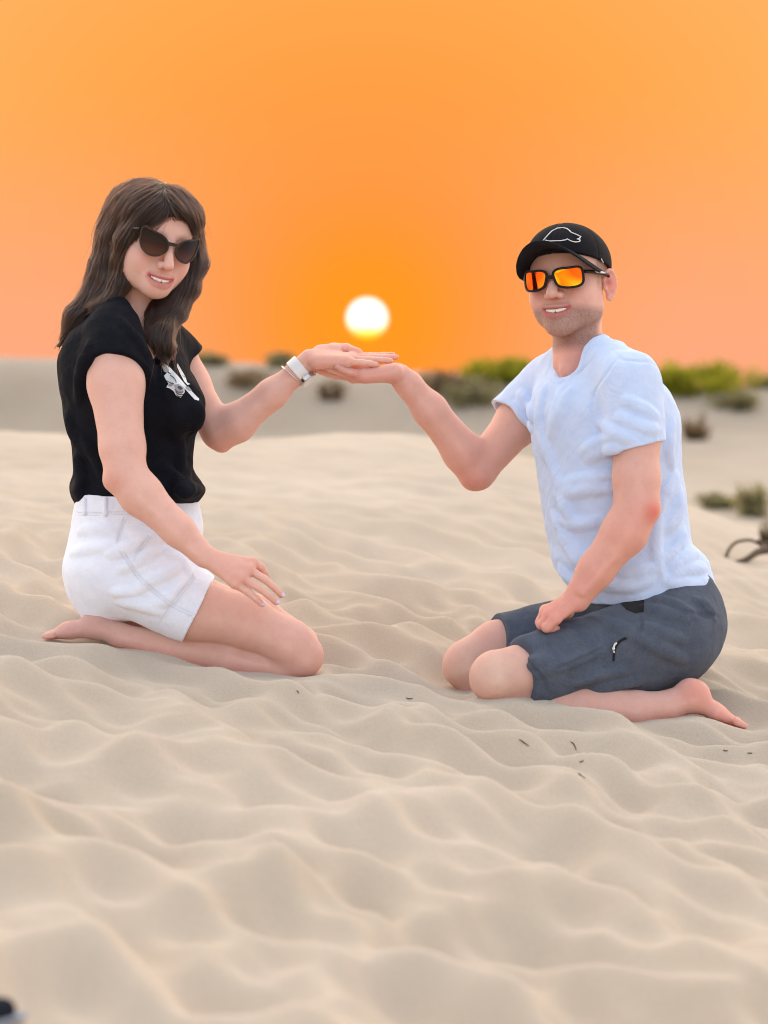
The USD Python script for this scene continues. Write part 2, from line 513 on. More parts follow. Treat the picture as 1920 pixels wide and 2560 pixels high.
# the crests lean away from the camera, towards the lee of the wind
lean = RegularGridInterpolator((gy, gx), H, bounds_error=False, fill_value=0.0)
H0 = H
for _ in range(4):
    H = 0.5 * H + 0.5 * lean((np.clip(YY - 0.5 * H, gy[0], gy[-1]), np.clip(XX - 0.2 * H, gx[0], gx[-1])))
H *= fade
far = np.interp(YY, [9, 14, 25, 40], [0, 1, 1, 0])
H += far * (0.10 * nz2(XX * 0.35, YY * 0.3, 14) + 0.035 * nz2(XX * 1.3, YY * 0.9, 15))

# where the legs lie the sand meets them: (pixel, depth, reach)
_contact = [(100, 1604, 4.79), (180, 1612, 4.79), (260, 1622, 4.78), (340, 1632, 4.76), (430, 1658, 4.73), (520, 1676, 4.71), (610, 1692, 4.70), (700, 1700, 4.69), (780, 1693, 4.69), (815, 1684, 4.70),
            (1110, 1716, 4.94), (1160, 1738, 4.86), (1190, 1746, 4.67), (1260, 1743, 4.66), (1340, 1745, 4.66), (1420, 1765, 4.67), (1500, 1788, 4.68), (1590, 1812, 4.68), (1680, 1802, 4.68), (1760, 1796, 4.68), (1830, 1818, 4.70), (1880, 1832, 4.72)]
CP = np.array([at(*c) for c in _contact]) + np.array([0, 0, 0.001])
pts2 = []
for grp in (CP[:10], CP[10:12], CP[12:]):
    pts2.append(smooth_line(grp, 60))
pts2 = np.vstack(pts2)
box = (XX > -1.6) & (XX < 1.6) & (YY > 3.9) & (YY < 5.9)
q = np.stack([XX[box], YY[box]], 1)
dist, idx = cKDTree(pts2[:, :2]).query(q, k=6)
w6 = 1 / (dist + 0.01)**2
zc = (pts2[idx, 2] * w6).sum(1) / w6.sum(1)
d0 = dist[:, 0]
w = np.exp(-(d0 / 0.085)**2)
full = Z + H
behind = np.zeros(len(q))
full[box] = full[box] * (1 - w) + (zc + 0.22 * H[box] * np.clip(d0 / 0.06, 0, 1)) * w
GZ = full
ground_at = RegularGridInterpolator((gy, gx), GZ, bounds_error=False, fill_value=-1)


def gz(x, y):
    return float(ground_at((y, x)))


sand = mat('sand', {
    'pos': ('geometry', {}),
    'n1': ('noise_texture', {'scale': 1.3, 'detail': 3.0}),
    'n2': ('noise_texture', {'scale': 380.0, 'detail': 2.0, 'roughness': 0.7}),
    'n3': ('noise_texture', {'scale': 60.0, 'detail': 4.0, 'roughness': 0.6}),
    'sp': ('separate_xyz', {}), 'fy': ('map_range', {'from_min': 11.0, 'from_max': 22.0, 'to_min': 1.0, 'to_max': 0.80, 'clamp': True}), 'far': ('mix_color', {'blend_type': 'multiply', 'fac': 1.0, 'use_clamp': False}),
    'r': ('rgb_ramp', {'ramp': [(0.3, (0.475, 0.392, 0.305)), (0.7, (0.54, 0.452, 0.362))]}),
    'grain': ('rgb_ramp', {'ramp': [(0.3, (0.86, 0.85, 0.84)), (0.5, (1, 1, 1)), (0.72, (1.08, 1.07, 1.06))]}),
    'm': ('mix_color', {'blend_type': 'multiply', 'fac': 1.0, 'use_clamp': False}),
    'hs': ('math', {'math_type': 'multiply', 'value2': 0.35}),
    'ha': ('math', {'math_type': 'add'}),
    'b': ('bump', {'strength': 0.5, 'distance': 0.0022}),
    'p': ('principled_bsdf', {'roughness': 0.95, 'specular_ior_level': 0.2, 'diffuse_roughness': 0.6}),
}, [('pos.position', 'n1.vector'), ('pos.position', 'n2.vector'), ('pos.position', 'n3.vector'), ('n1.fac', 'r.fac'), ('n2.fac', 'grain.fac'), ('r.color', 'm.a'), ('grain.color', 'm.b'),
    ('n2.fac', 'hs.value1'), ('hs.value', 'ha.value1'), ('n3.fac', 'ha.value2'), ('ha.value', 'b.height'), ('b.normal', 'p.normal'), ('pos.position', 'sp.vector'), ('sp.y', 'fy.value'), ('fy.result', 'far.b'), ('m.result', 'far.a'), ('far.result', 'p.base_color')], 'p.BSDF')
ny, nx = GZ.shape
i, j = np.meshgrid(np.arange(ny - 1), np.arange(nx - 1), indexing='ij')
quads = np.stack([i * nx + j, i * nx + j + 1, (i + 1) * nx + j + 1, (i + 1) * nx + j], -1).reshape(-1, 4)
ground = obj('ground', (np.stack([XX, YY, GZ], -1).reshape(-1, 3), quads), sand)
tag(ground, kind='structure')


# ------------------------------------------------------------------ people: shared pieces
skin = mat('skin', {
    'tint': ('attribute', {'attribute': 'tint'}), 'pos': ('geometry', {}),
    'n1': ('noise_texture', {'scale': 45.0, 'detail': 5.0, 'roughness': 0.65}),
    'n2': ('noise_texture', {'scale': 600.0, 'detail': 2.0}),
    'r': ('rgb_ramp', {'ramp': [(0.3, (0.972, 0.935, 0.93)), (0.5, (1, 1, 1)), (0.72, (1.015, 1.03, 1.03))]}),
    'm': ('mix_color', {'blend_type': 'multiply', 'fac': 1.0, 'use_clamp': False}),
    'b': ('bump', {'strength': 0.45, 'distance': 0.0010}),
    'p': ('principled_bsdf', {'roughness': 0.6, 'specular_ior_level': 0.12, 'subsurface_weight': 0.2, 'subsurface_radius': (1.0, 0.35, 0.2), 'subsurface_scale': 0.006}),
}, [('tint.color', 'm.a'), ('pos.position', 'n1.vector'), ('pos.position', 'n2.vector'), ('n1.fac', 'r.fac'), ('r.color', 'm.b'), ('n2.fac', 'b.height'), ('b.normal', 'p.normal'), ('m.result', 'p.base_color')], 'p.BSDF')


def cloth(name, c1, c2, scale=900.0, rough=0.9, bump=0.35, sheen=0.0, mottled=30.0, speck=0.10, wrinkle=0.0):
    lo, hi = tuple(x * (1 - speck) for x in (1, 1, 1)), tuple(x * (1 + speck) for x in (1, 1, 1))
    return mat(name, {
        'pos': ('geometry', {}),
        'n1': ('noise_texture', {'scale': mottled, 'detail': 4.0, 'roughness': 0.6}),
        'n2': ('noise_texture', {'scale': scale, 'detail': 2.0}),
        'r': ('rgb_ramp', {'ramp': [(0.3, c1), (0.7, c2)]}),
        'g': ('rgb_ramp', {'ramp': [(0.32, lo), (0.68, hi)]}),
        'm': ('mix_color', {'blend_type': 'multiply', 'fac': 1.0, 'use_clamp': False}),
        'w1': ('noise_texture', {'scale': 6.5, 'detail': 4.0, 'roughness': 0.55, 'distortion': 1.2}), 'w2': ('math', {'math_type': 'subtract', 'value2': 0.5}), 'w3': ('math', {'math_type': 'absolute'}),
        'w4': ('math', {'math_type': 'power', 'value2': 0.6}), 'wb': ('bump', {'strength': wrinkle, 'distance': 0.03, 'invert': True}),
        'b': ('bump', {'strength': bump, 'distance': 0.0012}),
        'p': ('principled_bsdf', {'roughness': rough, 'specular_ior_level': 0.15, 'sheen_weight': sheen, 'sheen_roughness': 0.4, 'diffuse_roughness': 0.3}),
    }, [('pos.position', 'n1.vector'), ('pos.position', 'n2.vector'), ('n1.fac', 'r.fac'), ('n2.fac', 'g.fac'), ('r.color', 'm.a'), ('g.color', 'm.b'), ('n2.fac', 'b.height'), ('pos.position', 'w1.vector'), ('w1.fac', 'w2.value1'), ('w2.value', 'w3.value1'), ('w3.value', 'w4.value1'), ('w4.value', 'wb.height'), ('wb.normal', 'b.normal'), ('b.normal', 'p.normal'), ('m.result', 'p.base_color')], 'p.BSDF')


black_knit = cloth('black_knit', (0.0035, 0.004, 0.008), (0.007, 0.008, 0.013), 420.0, sheen=0.0, bump=0.6, speck=0.25, wrinkle=0.3)
white_cotton = cloth('white_cotton', (0.79, 0.83, 0.94), (0.85, 0.885, 0.97), 800.0, wrinkle=0.14)
pale_shirt = cloth('pale_shirt_cotton', (0.55, 0.66, 0.88), (0.61, 0.715, 0.92), 900.0, wrinkle=0.20)
grey_shorts_cloth = cloth('charcoal_cloth', (0.078, 0.093, 0.128), (0.104, 0.120, 0.156), 700.0, speck=0.28, bump=0.4, wrinkle=0.3)
cap_cloth = cloth('black_cap_cloth', (0.008, 0.008, 0.011), (0.014, 0.014, 0.018), 700.0, speck=0.3, bump=0.5)
dark_cloth = plain('black_lining', (0.004, 0.004, 0.005), 0.9)
white_thread = plain('white_thread', (0.72, 0.72, 0.70), 0.8)
grey_print = plain('grey_print', (0.30, 0.29, 0.30), 0.8)
white_print = plain('white_print', (0.66, 0.67, 0.68), 0.75)
dark_print = plain('dark_print', (0.05, 0.05, 0.065), 0.8)
tooth_mat = plain('tooth_enamel', (0.86, 0.84, 0.79), 0.25)
black_plastic = plain('black_plastic', (0.006, 0.006, 0.006), 0.35, specular_ior_level=0.2)
steel = plain('polished_steel', (0.62, 0.61, 0.60), 0.18, 1.0)
silver_print = plain('silver_print', (0.55, 0.55, 0.56), 0.4)
white_strap = plain('white_strap_leather', (0.74, 0.74, 0.75), 0.45)
dial = plain('watch_dial', (0.70, 0.70, 0.70), 0.2)
nail_mat = plain('lilac_nail_polish', (0.62, 0.50, 0.72), 0.2)


class Head:
    """A head's own axes: x towards the person's left, -y forward, z up; the origin lies between the eyes inside the skull."""

    def __init__(self, centre, yaw, pitch, roll, size):
        self.R = rot([0, 1, 0], roll) @ rot([0, 0, 1], yaw) @ rot([1, 0, 0], pitch)
        self.c, self.s = np.asarray(centre, float), size

    def __call__(self, x, y, z):
        return self.c + self.R @ (np.array([x, y, z]) * self.s)

    def many(self, P):
        return self.c + (np.asarray(P) * self.s) @ self.R.T

    def local(self, P):
        return ((np.asarray(P) - self.c) @ self.R) / self.s

    def ell(self, c, r, deg=0, axis=(0, 1, 0)):
        return ell(self(*c), np.array(r) * self.s, self.R @ rot(list(axis), deg))

    def cone(self, a, b, r1, r2, n=None, s=1.0):
        return rcone(self(*a), self(*b), r1 * self.s, r2 * self.s, None if n is None else self.R @ np.array(n, float), s)


def add_head(sc, h, male):
    e, c = h.ell, h.cone
    jw = 0.044 if male else 0.039
    up = 0.007 if male else 0.0
    ch = -0.117 if male else -0.110
    top = 0.072 if male else 0.078
    sc.add(e((0, 0.012, 0.032), (0.0755, 0.098, top)), 0.02)
    sc.add(e((0, -0.034, 0.020), (0.062, 0.061, 0.050)), 0.03)
    sc.add(e((0, -0.036, -0.032), (0.060, 0.052, 0.062)), 0.03)
    sc.add(c((0, 0.02, -0.03), (0, 0.03, -0.06), 0.055, 0.05), 0.03)
    for s in (-1, 1):
        sc.add(e((s * 0.043, -0.057, -0.030), (0.022, 0.024, 0.018)), 0.02)
        sc.add(c((s * jw, -0.004, -0.070), (s * 0.016, -0.071, ch + 0.018), 0.021 if male else 0.018, 0.016), 0.028)
        sc.add(c((s * 0.012, -0.083, 0.021), (s * 0.045, -0.068, 0.021), 0.010, 0.008), 0.014)
    sc.add(e((0, -0.079, ch + 0.016), (0.019 if male else 0.015, 0.016, 0.017)), 0.018)
    sc.add(e((0, -0.074, -0.072), (0.034, 0.024, 0.026)), 0.02)
    for s in (-1, 1):                                   # the cheeks of a smile, the eye sockets, the eyes
        sc.add(e((s * 0.040, -0.067, -0.045), (0.020, 0.017, 0.018)), 0.018)
        sc.add(e((s * 0.047, -0.014, -0.042), (0.020, 0.036, 0.040)), 0.03)
        sc.add(e((s * 0.038, -0.046, -0.060), (0.018, 0.024, 0.026)), 0.025)
        sc.sub(e((s * 0.032, -0.098, 0.002), (0.017, 0.014, 0.011)), 0.014)
        sc.add(e((s * 0.032, -0.0755, 0.001), (0.0125, 0.0125, 0.0125)), 0.003)
        sc.add(c((s * 0.021, -0.086, 0.0055), (s * 0.043, -0.082, 0.0045), 0.0028, 0.0025), 0.003)
    nw = 0.98 if male else 0.86
    sc.add(c((0, -0.090, 0.006), (0, -0.111, -0.038 + up), 0.0085 * nw, 0.0112 * nw), 0.012)
    sc.add(e((0, -0.113, -0.042 + up), (0.0105 * nw, 0.0105, 0.009)), 0.006)
    for s in (-1, 1):
        sc.add(e((s * 0.0128 * nw, -0.098, -0.0445 + up), (0.0085 * nw, 0.011, 0.0078)), 0.005)
        sc.sub(e((s * 0.0068 * nw, -0.105, -0.0535 + up), (0.0036, 0.0052, 0.0042)), 0.003)
        # crease from the nose to the corner of the smile
        sc.sub(c((s * 0.0235 * nw, -0.1035, -0.048), (s * 0.039, -0.0930, -0.068), 0.0022, 0.0022), 0.010)
    sc.sub(c((0, -0.109, -0.058 + up), (0, -0.107, -0.064 + up), 0.0026, 0.003), 0.004)
    # lips round an open smile
    mw, mz = (0.0325, -0.0660) if male else (0.0295, -0.0715)
    arc = [(-mw, -0.0815, mz + 0.0075), (-0.55 * mw, -0.0965, mz - 0.0005), (0, -0.1015, mz - 0.0025), (0.55 * mw, -0.0965, mz - 0.0005), (mw, -0.0815, mz + 0.0075)]
    arc = smooth_line(arc, 11)
    th = np.sin(np.linspace(0, np.pi, 11))
    for i in range(10):
        a, b = arc[i], arc[i + 1]
        ua, ub = th[i], th[i + 1]
        up = lambda p, t: (p[0], p[1] + 0.0012, p[2] + 0.0022 + 0.0058 * t)
        dn = lambda p, t: (p[0], p[1] + 0.0030, p[2] - 0.0022 - 0.0078 * t)
        sc.add(c(up(a, ua), up(b, ub), 0.0022 + 0.0020 * ua, 0.0022 + 0.0020 * ub), 0.004)
        sc.add(c(dn(a, ua), dn(b, ub), 0.0024 + 0.0034 * ua, 0.0024 + 0.0034 * ub), 0.004)
    for i in range(1, 9):
        a, b = arc[i], arc[i + 1]
        ta, tb = th[i], th[i + 1]
        sc.sub(c((a[0], a[1] - 0.002, a[2] - 0.0008), (b[0], b[1] - 0.002, b[2] - 0.0008), 0.0012 + 0.0030 * ta, 0.0012 + 0.0030 * tb), 0.0015)
        sc.sub(c((a[0] * 0.93, a[1] + 0.006, a[2] - 0.0008), (b[0] * 0.93, b[1] + 0.006, b[2] - 0.0008), 0.0012 + 0.0030 * ta, 0.0012 + 0.0030 * tb), 0.0015)
    # ears: a thin shell with its rolled rim, the inner fold, the small flap in front and the lobe
    for s in (-1, 1):
        q = math.radians(38 if male else 22)
        nv, ev, zv = np.array([s * math.cos(q), -math.sin(q), 0]), np.array([s * math.sin(q), math.cos(q), 0]), np.array([0, 0.10, 0.995])
        o = np.array([s * 0.0815, 0.0125, -0.016])
        p = lambda a, f, h: tuple(o + ev * math.cos(math.radians(a)) * 0.0150 * f + zv * math.sin(math.radians(a)) * 0.0290 * f + nv * h)
        sc.add(e(tuple(o), (0.0042, 0.0140, 0.0270), -s * math.degrees(q), (0, 0, 1)), 0.004)
        rim = [p(a, 1.0, 0.0032 + 0.0012 * math.sin(math.radians(a))) for a in range(165, -75, -20)]
        for a0, a1 in zip(rim[:-1], rim[1:]):
            sc.add(c(a0, a1, 0.0036, 0.0036), 0.002)
        fold = [p(a, 0.60, 0.0030) for a in range(80, -70, -25)]
        for a0, a1 in zip(fold[:-1], fold[1:]):
            sc.add(c(a0, a1, 0.0026, 0.0026), 0.002)
        sc.add(c(p(195, 0.85, 0.004), p(215, 0.80, 0.005), 0.0042, 0.0036), 0.003)
        sc.add(e(p(-88, 0.95, 0.0005), (0.0050, 0.0085, 0.0090), -s * math.degrees(q), (0, 0, 1)), 0.005)
    return arc, mz


def teeth(h, arc, path):
    ms = []
    xs = np.array([-0.0185, -0.0145, -0.0100, -0.0046, 0.0046 * 0.98, 0.0100, 0.0145, 0.0185]) * (abs(arc[0][0]) / 0.0290)
    ws = np.array([0.0022, 0.0024, 0.0030, 0.0043, 0.0043, 0.0030, 0.0024, 0.0022]) * (abs(arc[0][0]) / 0.0290)
    for x, w in zip(xs, ws):
        y = np.interp(x, arc[:, 0], arc[:, 1]) + 0.0046
        z = np.interp(x, arc[:, 0], arc[:, 2]) + 0.0006
        m = trimesh.creation.icosphere(2, 1.0)
        v = np.sign(m.vertices) * np.abs(m.vertices)**0.75 * [w * 1.06, 0.0020, 0.0030 + 0.35 * w]
        yaw = math.atan2(x, 0.035)
        v = v @ rot([0, 0, 1], math.degrees(yaw)).T + [x, y, z]
        ms.append(trimesh.Trimesh(h.many(v), m.faces, process=False))
    return obj('teeth', join(ms), tooth_mat, path)


def finger(sc, k, t, dorsal, bend, r0=0.0088, r1=0.0068, blend=0.003):
    k, t, dv = np.asarray(k, float), np.asarray(t, float), np.asarray(dorsal, float)
    dv = dv / np.linalg.norm(dv)
    p = k + 0.46 * (t - k) + dv * bend
    q = k + 0.76 * (t - k) + dv * bend * 0.72
    rm = (r0 + r1) / 2
    sc.add(rcone(k, p, r0, rm * 1.04), blend)
    sc.add(rcone(p, q, rm * 1.05, (rm + r1) / 2), blend)
    sc.add(rcone(q, t, (rm + r1) / 2, r1), blend)
    return p, q


def palm(sc, wrist, knuckles, normal, wr=0.021, kr=0.011, flat=0.62):
    """The back and palm of a hand between the wrist and the four knuckles."""
    for q, kn in enumerate(knuckles):
        sc.add(rcone(wrist, kn, wr * (0.86 if q in (0, 3) else 0.9), kr, normal, 0.78), 0.008)
    for a, b in zip(knuckles[:-1], knuckles[1:]):
        sc.add(rcone(a, b, kr * 0.98, kr * 0.98), 0.006)
    mid = (knuckles[0] + knuckles[-1]) / 2
    sc.add(rcone(wrist + 0.35 * (mid - wrist), wrist + 0.85 * (mid - wrist), 0.021, 0.026, normal, 0.5), 0.010)


def tint(V, base, spots, speck=0.0, seed=1):
    col = np.repeat(np.array(base, float)[None], len(V), 0)
    for p, r, c, a in spots:
        p = np.asarray(p)
        m = np.flatnonzero(np.abs(V[:, 0] - p[0]) < 2.6 * r)
        d2 = ((V[m] - p)**2).sum(1)
        m, d2 = m[d2 < 6.8 * r * r], d2[d2 < 6.8 * r * r]
        w = a * np.exp(-d2 / r**2)
        col[m] += (np.array(c) - col[m]) * w[:, None]
    if speck:
        col *= 1 + speck * np.random.default_rng(seed).standard_normal((len(V), 1))
    return np.clip(col, 0, 1)


def stroke_spots(pts, r, c, a):
    return [(p, r, c, a) for p in pts]


def rows_from(contour, Y, b, phi, inset=0.0):
    """Rows of a loft from its left and right outline in the photograph: (py, left, right); Y depth, b half size across."""
    out = []
    for k, (py, l, r) in enumerate(contour):
        yy = np.interp(py, *Y) if isinstance(Y, tuple) else Y
        bb = (np.interp(py, *b) if isinstance(b, tuple) else b) - inset
        L, R_ = at(l, py, yy), at(r, py, yy)
        w = (R_[0] - L[0]) / 2 - inset
        a = math.sqrt(max(w * w - (bb * math.sin(phi))**2, 0.25 * w * w)) / math.cos(phi)
        out.append((L[2], (L[0] + R_[0]) / 2, yy, a, bb))
    return out


def bend_plate(poly, thick, h, radius, y0, z0=0.0, tilt=0.0, step=0.008):
    """A flat outline (x across the face, y up) bent round the face and given thickness, in the head's axes."""
    m = trimesh.creation.extrude_polygon(poly, thick, engine='earcut')
    v, f = trimesh.remesh.subdivide_to_size(m.vertices, m.faces, step)
    x, z, t = v[:, 0], v[:, 1], v[:, 2]
    r = radius + t
    P = np.stack([r * np.sin(x / radius), y0 + radius - r * np.cos(x / radius), z0 + z * math.cos(tilt)], 1)
    P[:, 1] += -z * math.sin(tilt)
    return trimesh.Trimesh(h.many(P), f, process=False)


def outline(pts, n=60):
    """A smooth closed outline through points."""
    from scipy.interpolate import CubicSpline
    from shapely.geometry import Polygon
    p = np.array(list(pts) + [pts[0]], float)
    s = np.concatenate([[0], np.cumsum(np.linalg.norm(np.diff(p, axis=0), axis=1))])
    return Polygon(CubicSpline(s, p, bc_type='periodic')(np.linspace(0, s[-1], n)[:-1]))


def patch(sc, shape, path, name, material, lift=0.0012, step=2.2, parent=None):
    """A flat print that follows the cloth: an outline in the photograph's pixels, set on the surface it shows on."""
    from shapely.geometry import Polygon
    pl = Polygon(shape) if not hasattr(shape, 'exterior') else shape
    v, f = trimesh.creation.triangulate_polygon(pl, engine='earcut')
    v3, f = trimesh.remesh.subdivide_to_size(np.c_[v, np.zeros(len(v))], f, step * 2)
    P, Dv, ok = trace(sc, v3[:, 0], v3[:, 1])
    P = P - Dv * lift
    back = P + Dv * lift * 0.8
    n = len(P)
    f2 = f[:, ::-1] + n
    m = trimesh.Trimesh(np.vstack([P, back]), np.vstack([f, f2]), process=False)
    return obj(name, m, material, parent or path)


def ring(c, d, ax1, ax2, r1, r2, width, thick, n=48):
    a = np.linspace(0, 2 * np.pi, n, endpoint=False)
    prof = np.array([(-width / 2, 0), (-width / 2 + 0.001, thick), (width / 2 - 0.001, thick), (width / 2, 0)])
    v = np.array([[c + d * w_ + ax1 * math.cos(q) * (r1 + t_) + ax2 * math.sin(q) * (r2 + t_) for w_, t_ in prof] for q in a]).reshape(-1, 3)
    f = []
    for i_ in range(n):
        for k_ in range(4):
            p0, p1 = i_ * 4 + k_, i_ * 4 + (k_ + 1) % 4
            q0, q1 = ((i_ + 1) % n) * 4 + k_, ((i_ + 1) % n) * 4 + (k_ + 1) % 4
            f += [[p0, q0, q1], [p0, q1, p1]]
    m = trimesh.Trimesh(v, f, process=False)
    return m


def disc(c, axis, r, t_, n=40, bevel=0.0015):
    prof = np.array([(0, -t_ / 2), (r, -t_ / 2), (r, t_ / 2 - bevel), (r - bevel, t_ / 2), (0, t_ / 2)])
    m = trimesh.creation.revolve(prof, sections=n)
    z = np.asarray(axis, float) / np.linalg.norm(axis)
    x = np.cross(z, [0.3, 1, 0.2])
    x /= np.linalg.norm(x)
    return trimesh.Trimesh(c + m.vertices @ np.stack([x, np.cross(z, x), z]), m.faces, process=False)


def glasses(h, lens_l, rim, lens_mat, frame_mat, radius, y0, z0, tilt, hinge, ear, temple_r, parent, label):
    from shapely.affinity import scale as ascale
    from shapely.geometry import Polygon
    from shapely import union_all
    L = lens_l
    Rr = ascale(L, -1, 1, origin=(0, 0))
    body = union_all([L.buffer(rim), Rr.buffer(rim), Polygon([(-0.012, 0.006), (0.012, 0.006), (0.012, -0.001), (-0.012, -0.001)])]).buffer(0.002).buffer(-0.002)
    fr = body.difference(L).difference(Rr)
    fm = bend_plate(fr, 0.0042, h, radius, y0, z0, tilt)
    g = obj('sunglasses', fm, frame_mat, parent, smooth=35)
    tag(g, label)
    gp = str(g.GetPath())
    for q in (L, Rr):
        obj('lens', bend_plate(q.buffer(0.0008), 0.0016, h, radius + 0.0012, y0 - 0.0012 + 0.0, z0, tilt), lens_mat, gp, smooth=True)
    return gp


# ------------------------------------------------------------------ the woman
PW = thing('person', 'woman in black top and white shorts kneeling, palm held out under the sun', 'person')
W = str(PW.GetPath())
wh = Head(at(425, 606, 4.80) - np.array([0, 0, 0]), 31, 4, 12, 1.08)
wh.c = wh.c - wh.R @ (np.array([0, -0.094, 0.003]) * wh.s)
b = Sculpt()
w_arc, w_mz = add_head(b, wh, False)
neck0, neck1 = wh(0, 0.022, -0.075), at(338, 800, 4.90)
b.add(rcone(neck0, neck1, 0.047, 0.050), 0.02)
# trunk
phiW = math.radians(-22)
topW = [(1258, 196, 490), (1235, 186, 506), (1212, 184, 500), (1165, 188, 480), (1100, 181, 484), (1055, 166, 500), (1012, 160, 504), (960, 154, 482), (890, 156, 458), (840, 180, 436), (800, 222, 408), (772, 262, 384)]
bW = ([772, 800, 840, 890, 960, 1055, 1165, 1258], [0.075, 0.115, 0.150, 0.160, 0.158, 0.142, 0.130, 0.150])
YW = ([772, 1258], [4.90, 4.92])
skinW = [(1240, 205, 470), (1165, 205, 462), (1100, 200, 466), (1055, 186, 484), (1012, 178, 486), (960, 172, 466), (890, 176, 440), (840, 205, 415), (800, 250, 392), (776, 290, 375)]
b.add(loft(rows_from(skinW, YW, bW, phiW, 0.010), phiW), 0.02)
# near arm, hand on the thigh
nS, nE, nWr = at(287, 893, 4.755), at(315, 1188, 4.685), at(508, 1388, 4.655)
b.add(rcone(nS, at(290, 960, 4.745), 0.056, 0.0575), 0.02)
b.add(rcone(at(290, 960, 4.745), at(306, 1120, 4.70), 0.0575, 0.0455), 0.02)
b.add(rcone(at(306, 1120, 4.70), nE, 0.0455, 0.0400), 0.02)
b.add(rcone(nE, at(352, 1236, 4.675), 0.0415, 0.0430), 0.02)
b.add(rcone(at(352, 1236, 4.675), at(445, 1325, 4.66), 0.0430, 0.0330), 0.02)
b.add(rcone(at(445, 1325, 4.66), nWr, 0.0330, 0.0265, np.array([0.3, -0.7, 0.6]), 0.85), 0.02)
b.add(rcone(at(282, 1203, 4.68), at(286, 1206, 4.68), 0.016, 0.015), 0.02)
kn = [at(587, 1459, 4.635), at(604, 1445, 4.640), at(622, 1424, 4.655), at(634, 1407, 4.675)]
tp = [at(655, 1511, 4.640), at(690, 1506, 4.645), at(703, 1488, 4.657), at(668, 1447, 4.690)]
dz = np.array([0.25, -0.60, 0.75])
palm(b, nWr + (kn[1] - nWr) * 0.10, kn, dz, 0.0235, 0.0112)
near_fingers = [finger(b, k_, t_, dz, bd, 0.0092, 0.0066) for k_, t_, bd in zip(kn, tp, (0.004, 0.006, 0.007, 0.010))]
b.add(rcone(nWr + (kn[2] - nWr) * 0.3, at(618, 1455, 4.70), 0.013, 0.011), 0.008)
# far arm, palm up
fS, fE, fWr = at(436, 895, 5.06), at(548, 1078, 5.04), at(762, 912, 5.03)
b.add(rcone(fS, at(470, 960, 5.06), 0.052, 0.048), 0.02)
b.add(rcone(at(470, 960, 5.06), fE, 0.045, 0.0370), 0.02)
b.add(rcone(at(551, 1092, 5.04), at(556, 1112, 5.04), 0.028, 0.017), 0.012)
b.add(rcone(fE, at(590, 1058, 5.035), 0.0375, 0.0410), 0.02)
b.add(rcone(at(590, 1058, 5.035), at(680, 985, 5.03), 0.0415, 0.0320), 0.02)
b.add(rcone(at(680, 985, 5.03), at(738, 935, 5.03), 0.0320, 0.0250), 0.02)
b.add(rcone(at(738, 935, 5.03), at(775, 900, 5.03), 0.0255, 0.0250), 0.01)
upn = np.array([0.08, -0.15, 1.0])
fk = [at(872, 906, 4.997), at(878, 899, 5.017), at(882, 894, 5.038), at(880, 890, 5.058)]
ft = [at(941, 912, 4.993), at(976, 902, 5.010), at(991, 893, 5.032), at(982, 887, 5.056)]
fw2 = at(790, 896, 5.03)
palm(b, fw2, fk, upn, 0.0235, 0.0105)
b.add(rcone(at(792, 905, 5.005), at(862, 905, 4.998), 0.0175, 0.0135), 0.012)   # the heel and edge of the palm nearest the camera
b.add(rcone(at(800, 880, 5.05), at(838, 874, 5.065), 0.0165, 0.0145), 0.012)      # the ball of the thumb
for k_, t_, bd in zip(fk, ft, (-0.002, -0.001, 0.0, 0.001)):
    finger(b, k_, t_, -upn, bd, 0.0088, 0.0066)
t0_, t1_, t2_ = at(832, 871, 5.072), at(866, 870, 5.075), at(897, 880, 5.062)
b.add(rcone(t0_, t1_, 0.0125, 0.0102), 0.006)
b.add(rcone(t1_, t2_, 0.0104, 0.0082), 0.004)
# hips and legs
b.add(ell(at(292, 1420, 4.92), (0.095, 0.150, 0.105)), 0.03)
nK, nA = at(752, 1634, 4.76), at(300, 1588, 4.80)
hipN, hemN = at(310, 1430, 4.82), at(492, 1527, 4.775)
b.add(rcone(hipN, hemN, 0.080, 0.063), 0.02)
b.add(rcone(hemN, at(615, 1556, 4.765), 0.0635, 0.0555), 0.02)
b.add(rcone(at(615, 1556, 4.765), at(722, 1608, 4.76), 0.0555, 0.0485), 0.02)
b.add(rcone(at(722, 1608, 4.76), at(758, 1637, 4.76), 0.0485, 0.0440), 0.02)
b.add(rcone(at(760, 1652, 4.76), at(700, 1668, 4.765), 0.0330, 0.0300), 0.015)
b.add(rcone(at(715, 1668, 4.765), at(575, 1640, 4.775), 0.0285, 0.0390), 0.006)
b.add(rcone(at(575, 1640, 4.775), at(430, 1615, 4.79), 0.0390, 0.0300), 0.008)
b.add(rcone(at(430, 1615, 4.79), nA, 0.0300, 0.0245), 0.010)
b.add(rcone(nA, at(240, 1560, 4.81), 0.0245, 0.0275), 0.012)                      # heel
b.add(rcone(at(246, 1548, 4.81), at(236, 1545, 4.81), 0.027, 0.022), 0.012)
b.add(rcone(at(236, 1570, 4.81), at(170, 1574, 4.815), 0.0275, 0.0195, np.array([0.25, 0, 1]), 0.85), 0.014)
b.add(rcone(at(175, 1577, 4.815), at(118, 1589, 4.815), 0.0170, 0.0080, np.array([0, 1, 0.0]), 1.6), 0.012)
for q in range(4):
    b.add(rcone(at(132, 1588 - q * 1.5, 4.795 + 0.012 * q), at(112 + 3 * q, 1591 - q * 1.5, 4.795 + 0.012 * q), 0.0078, 0.0064), 0.003)
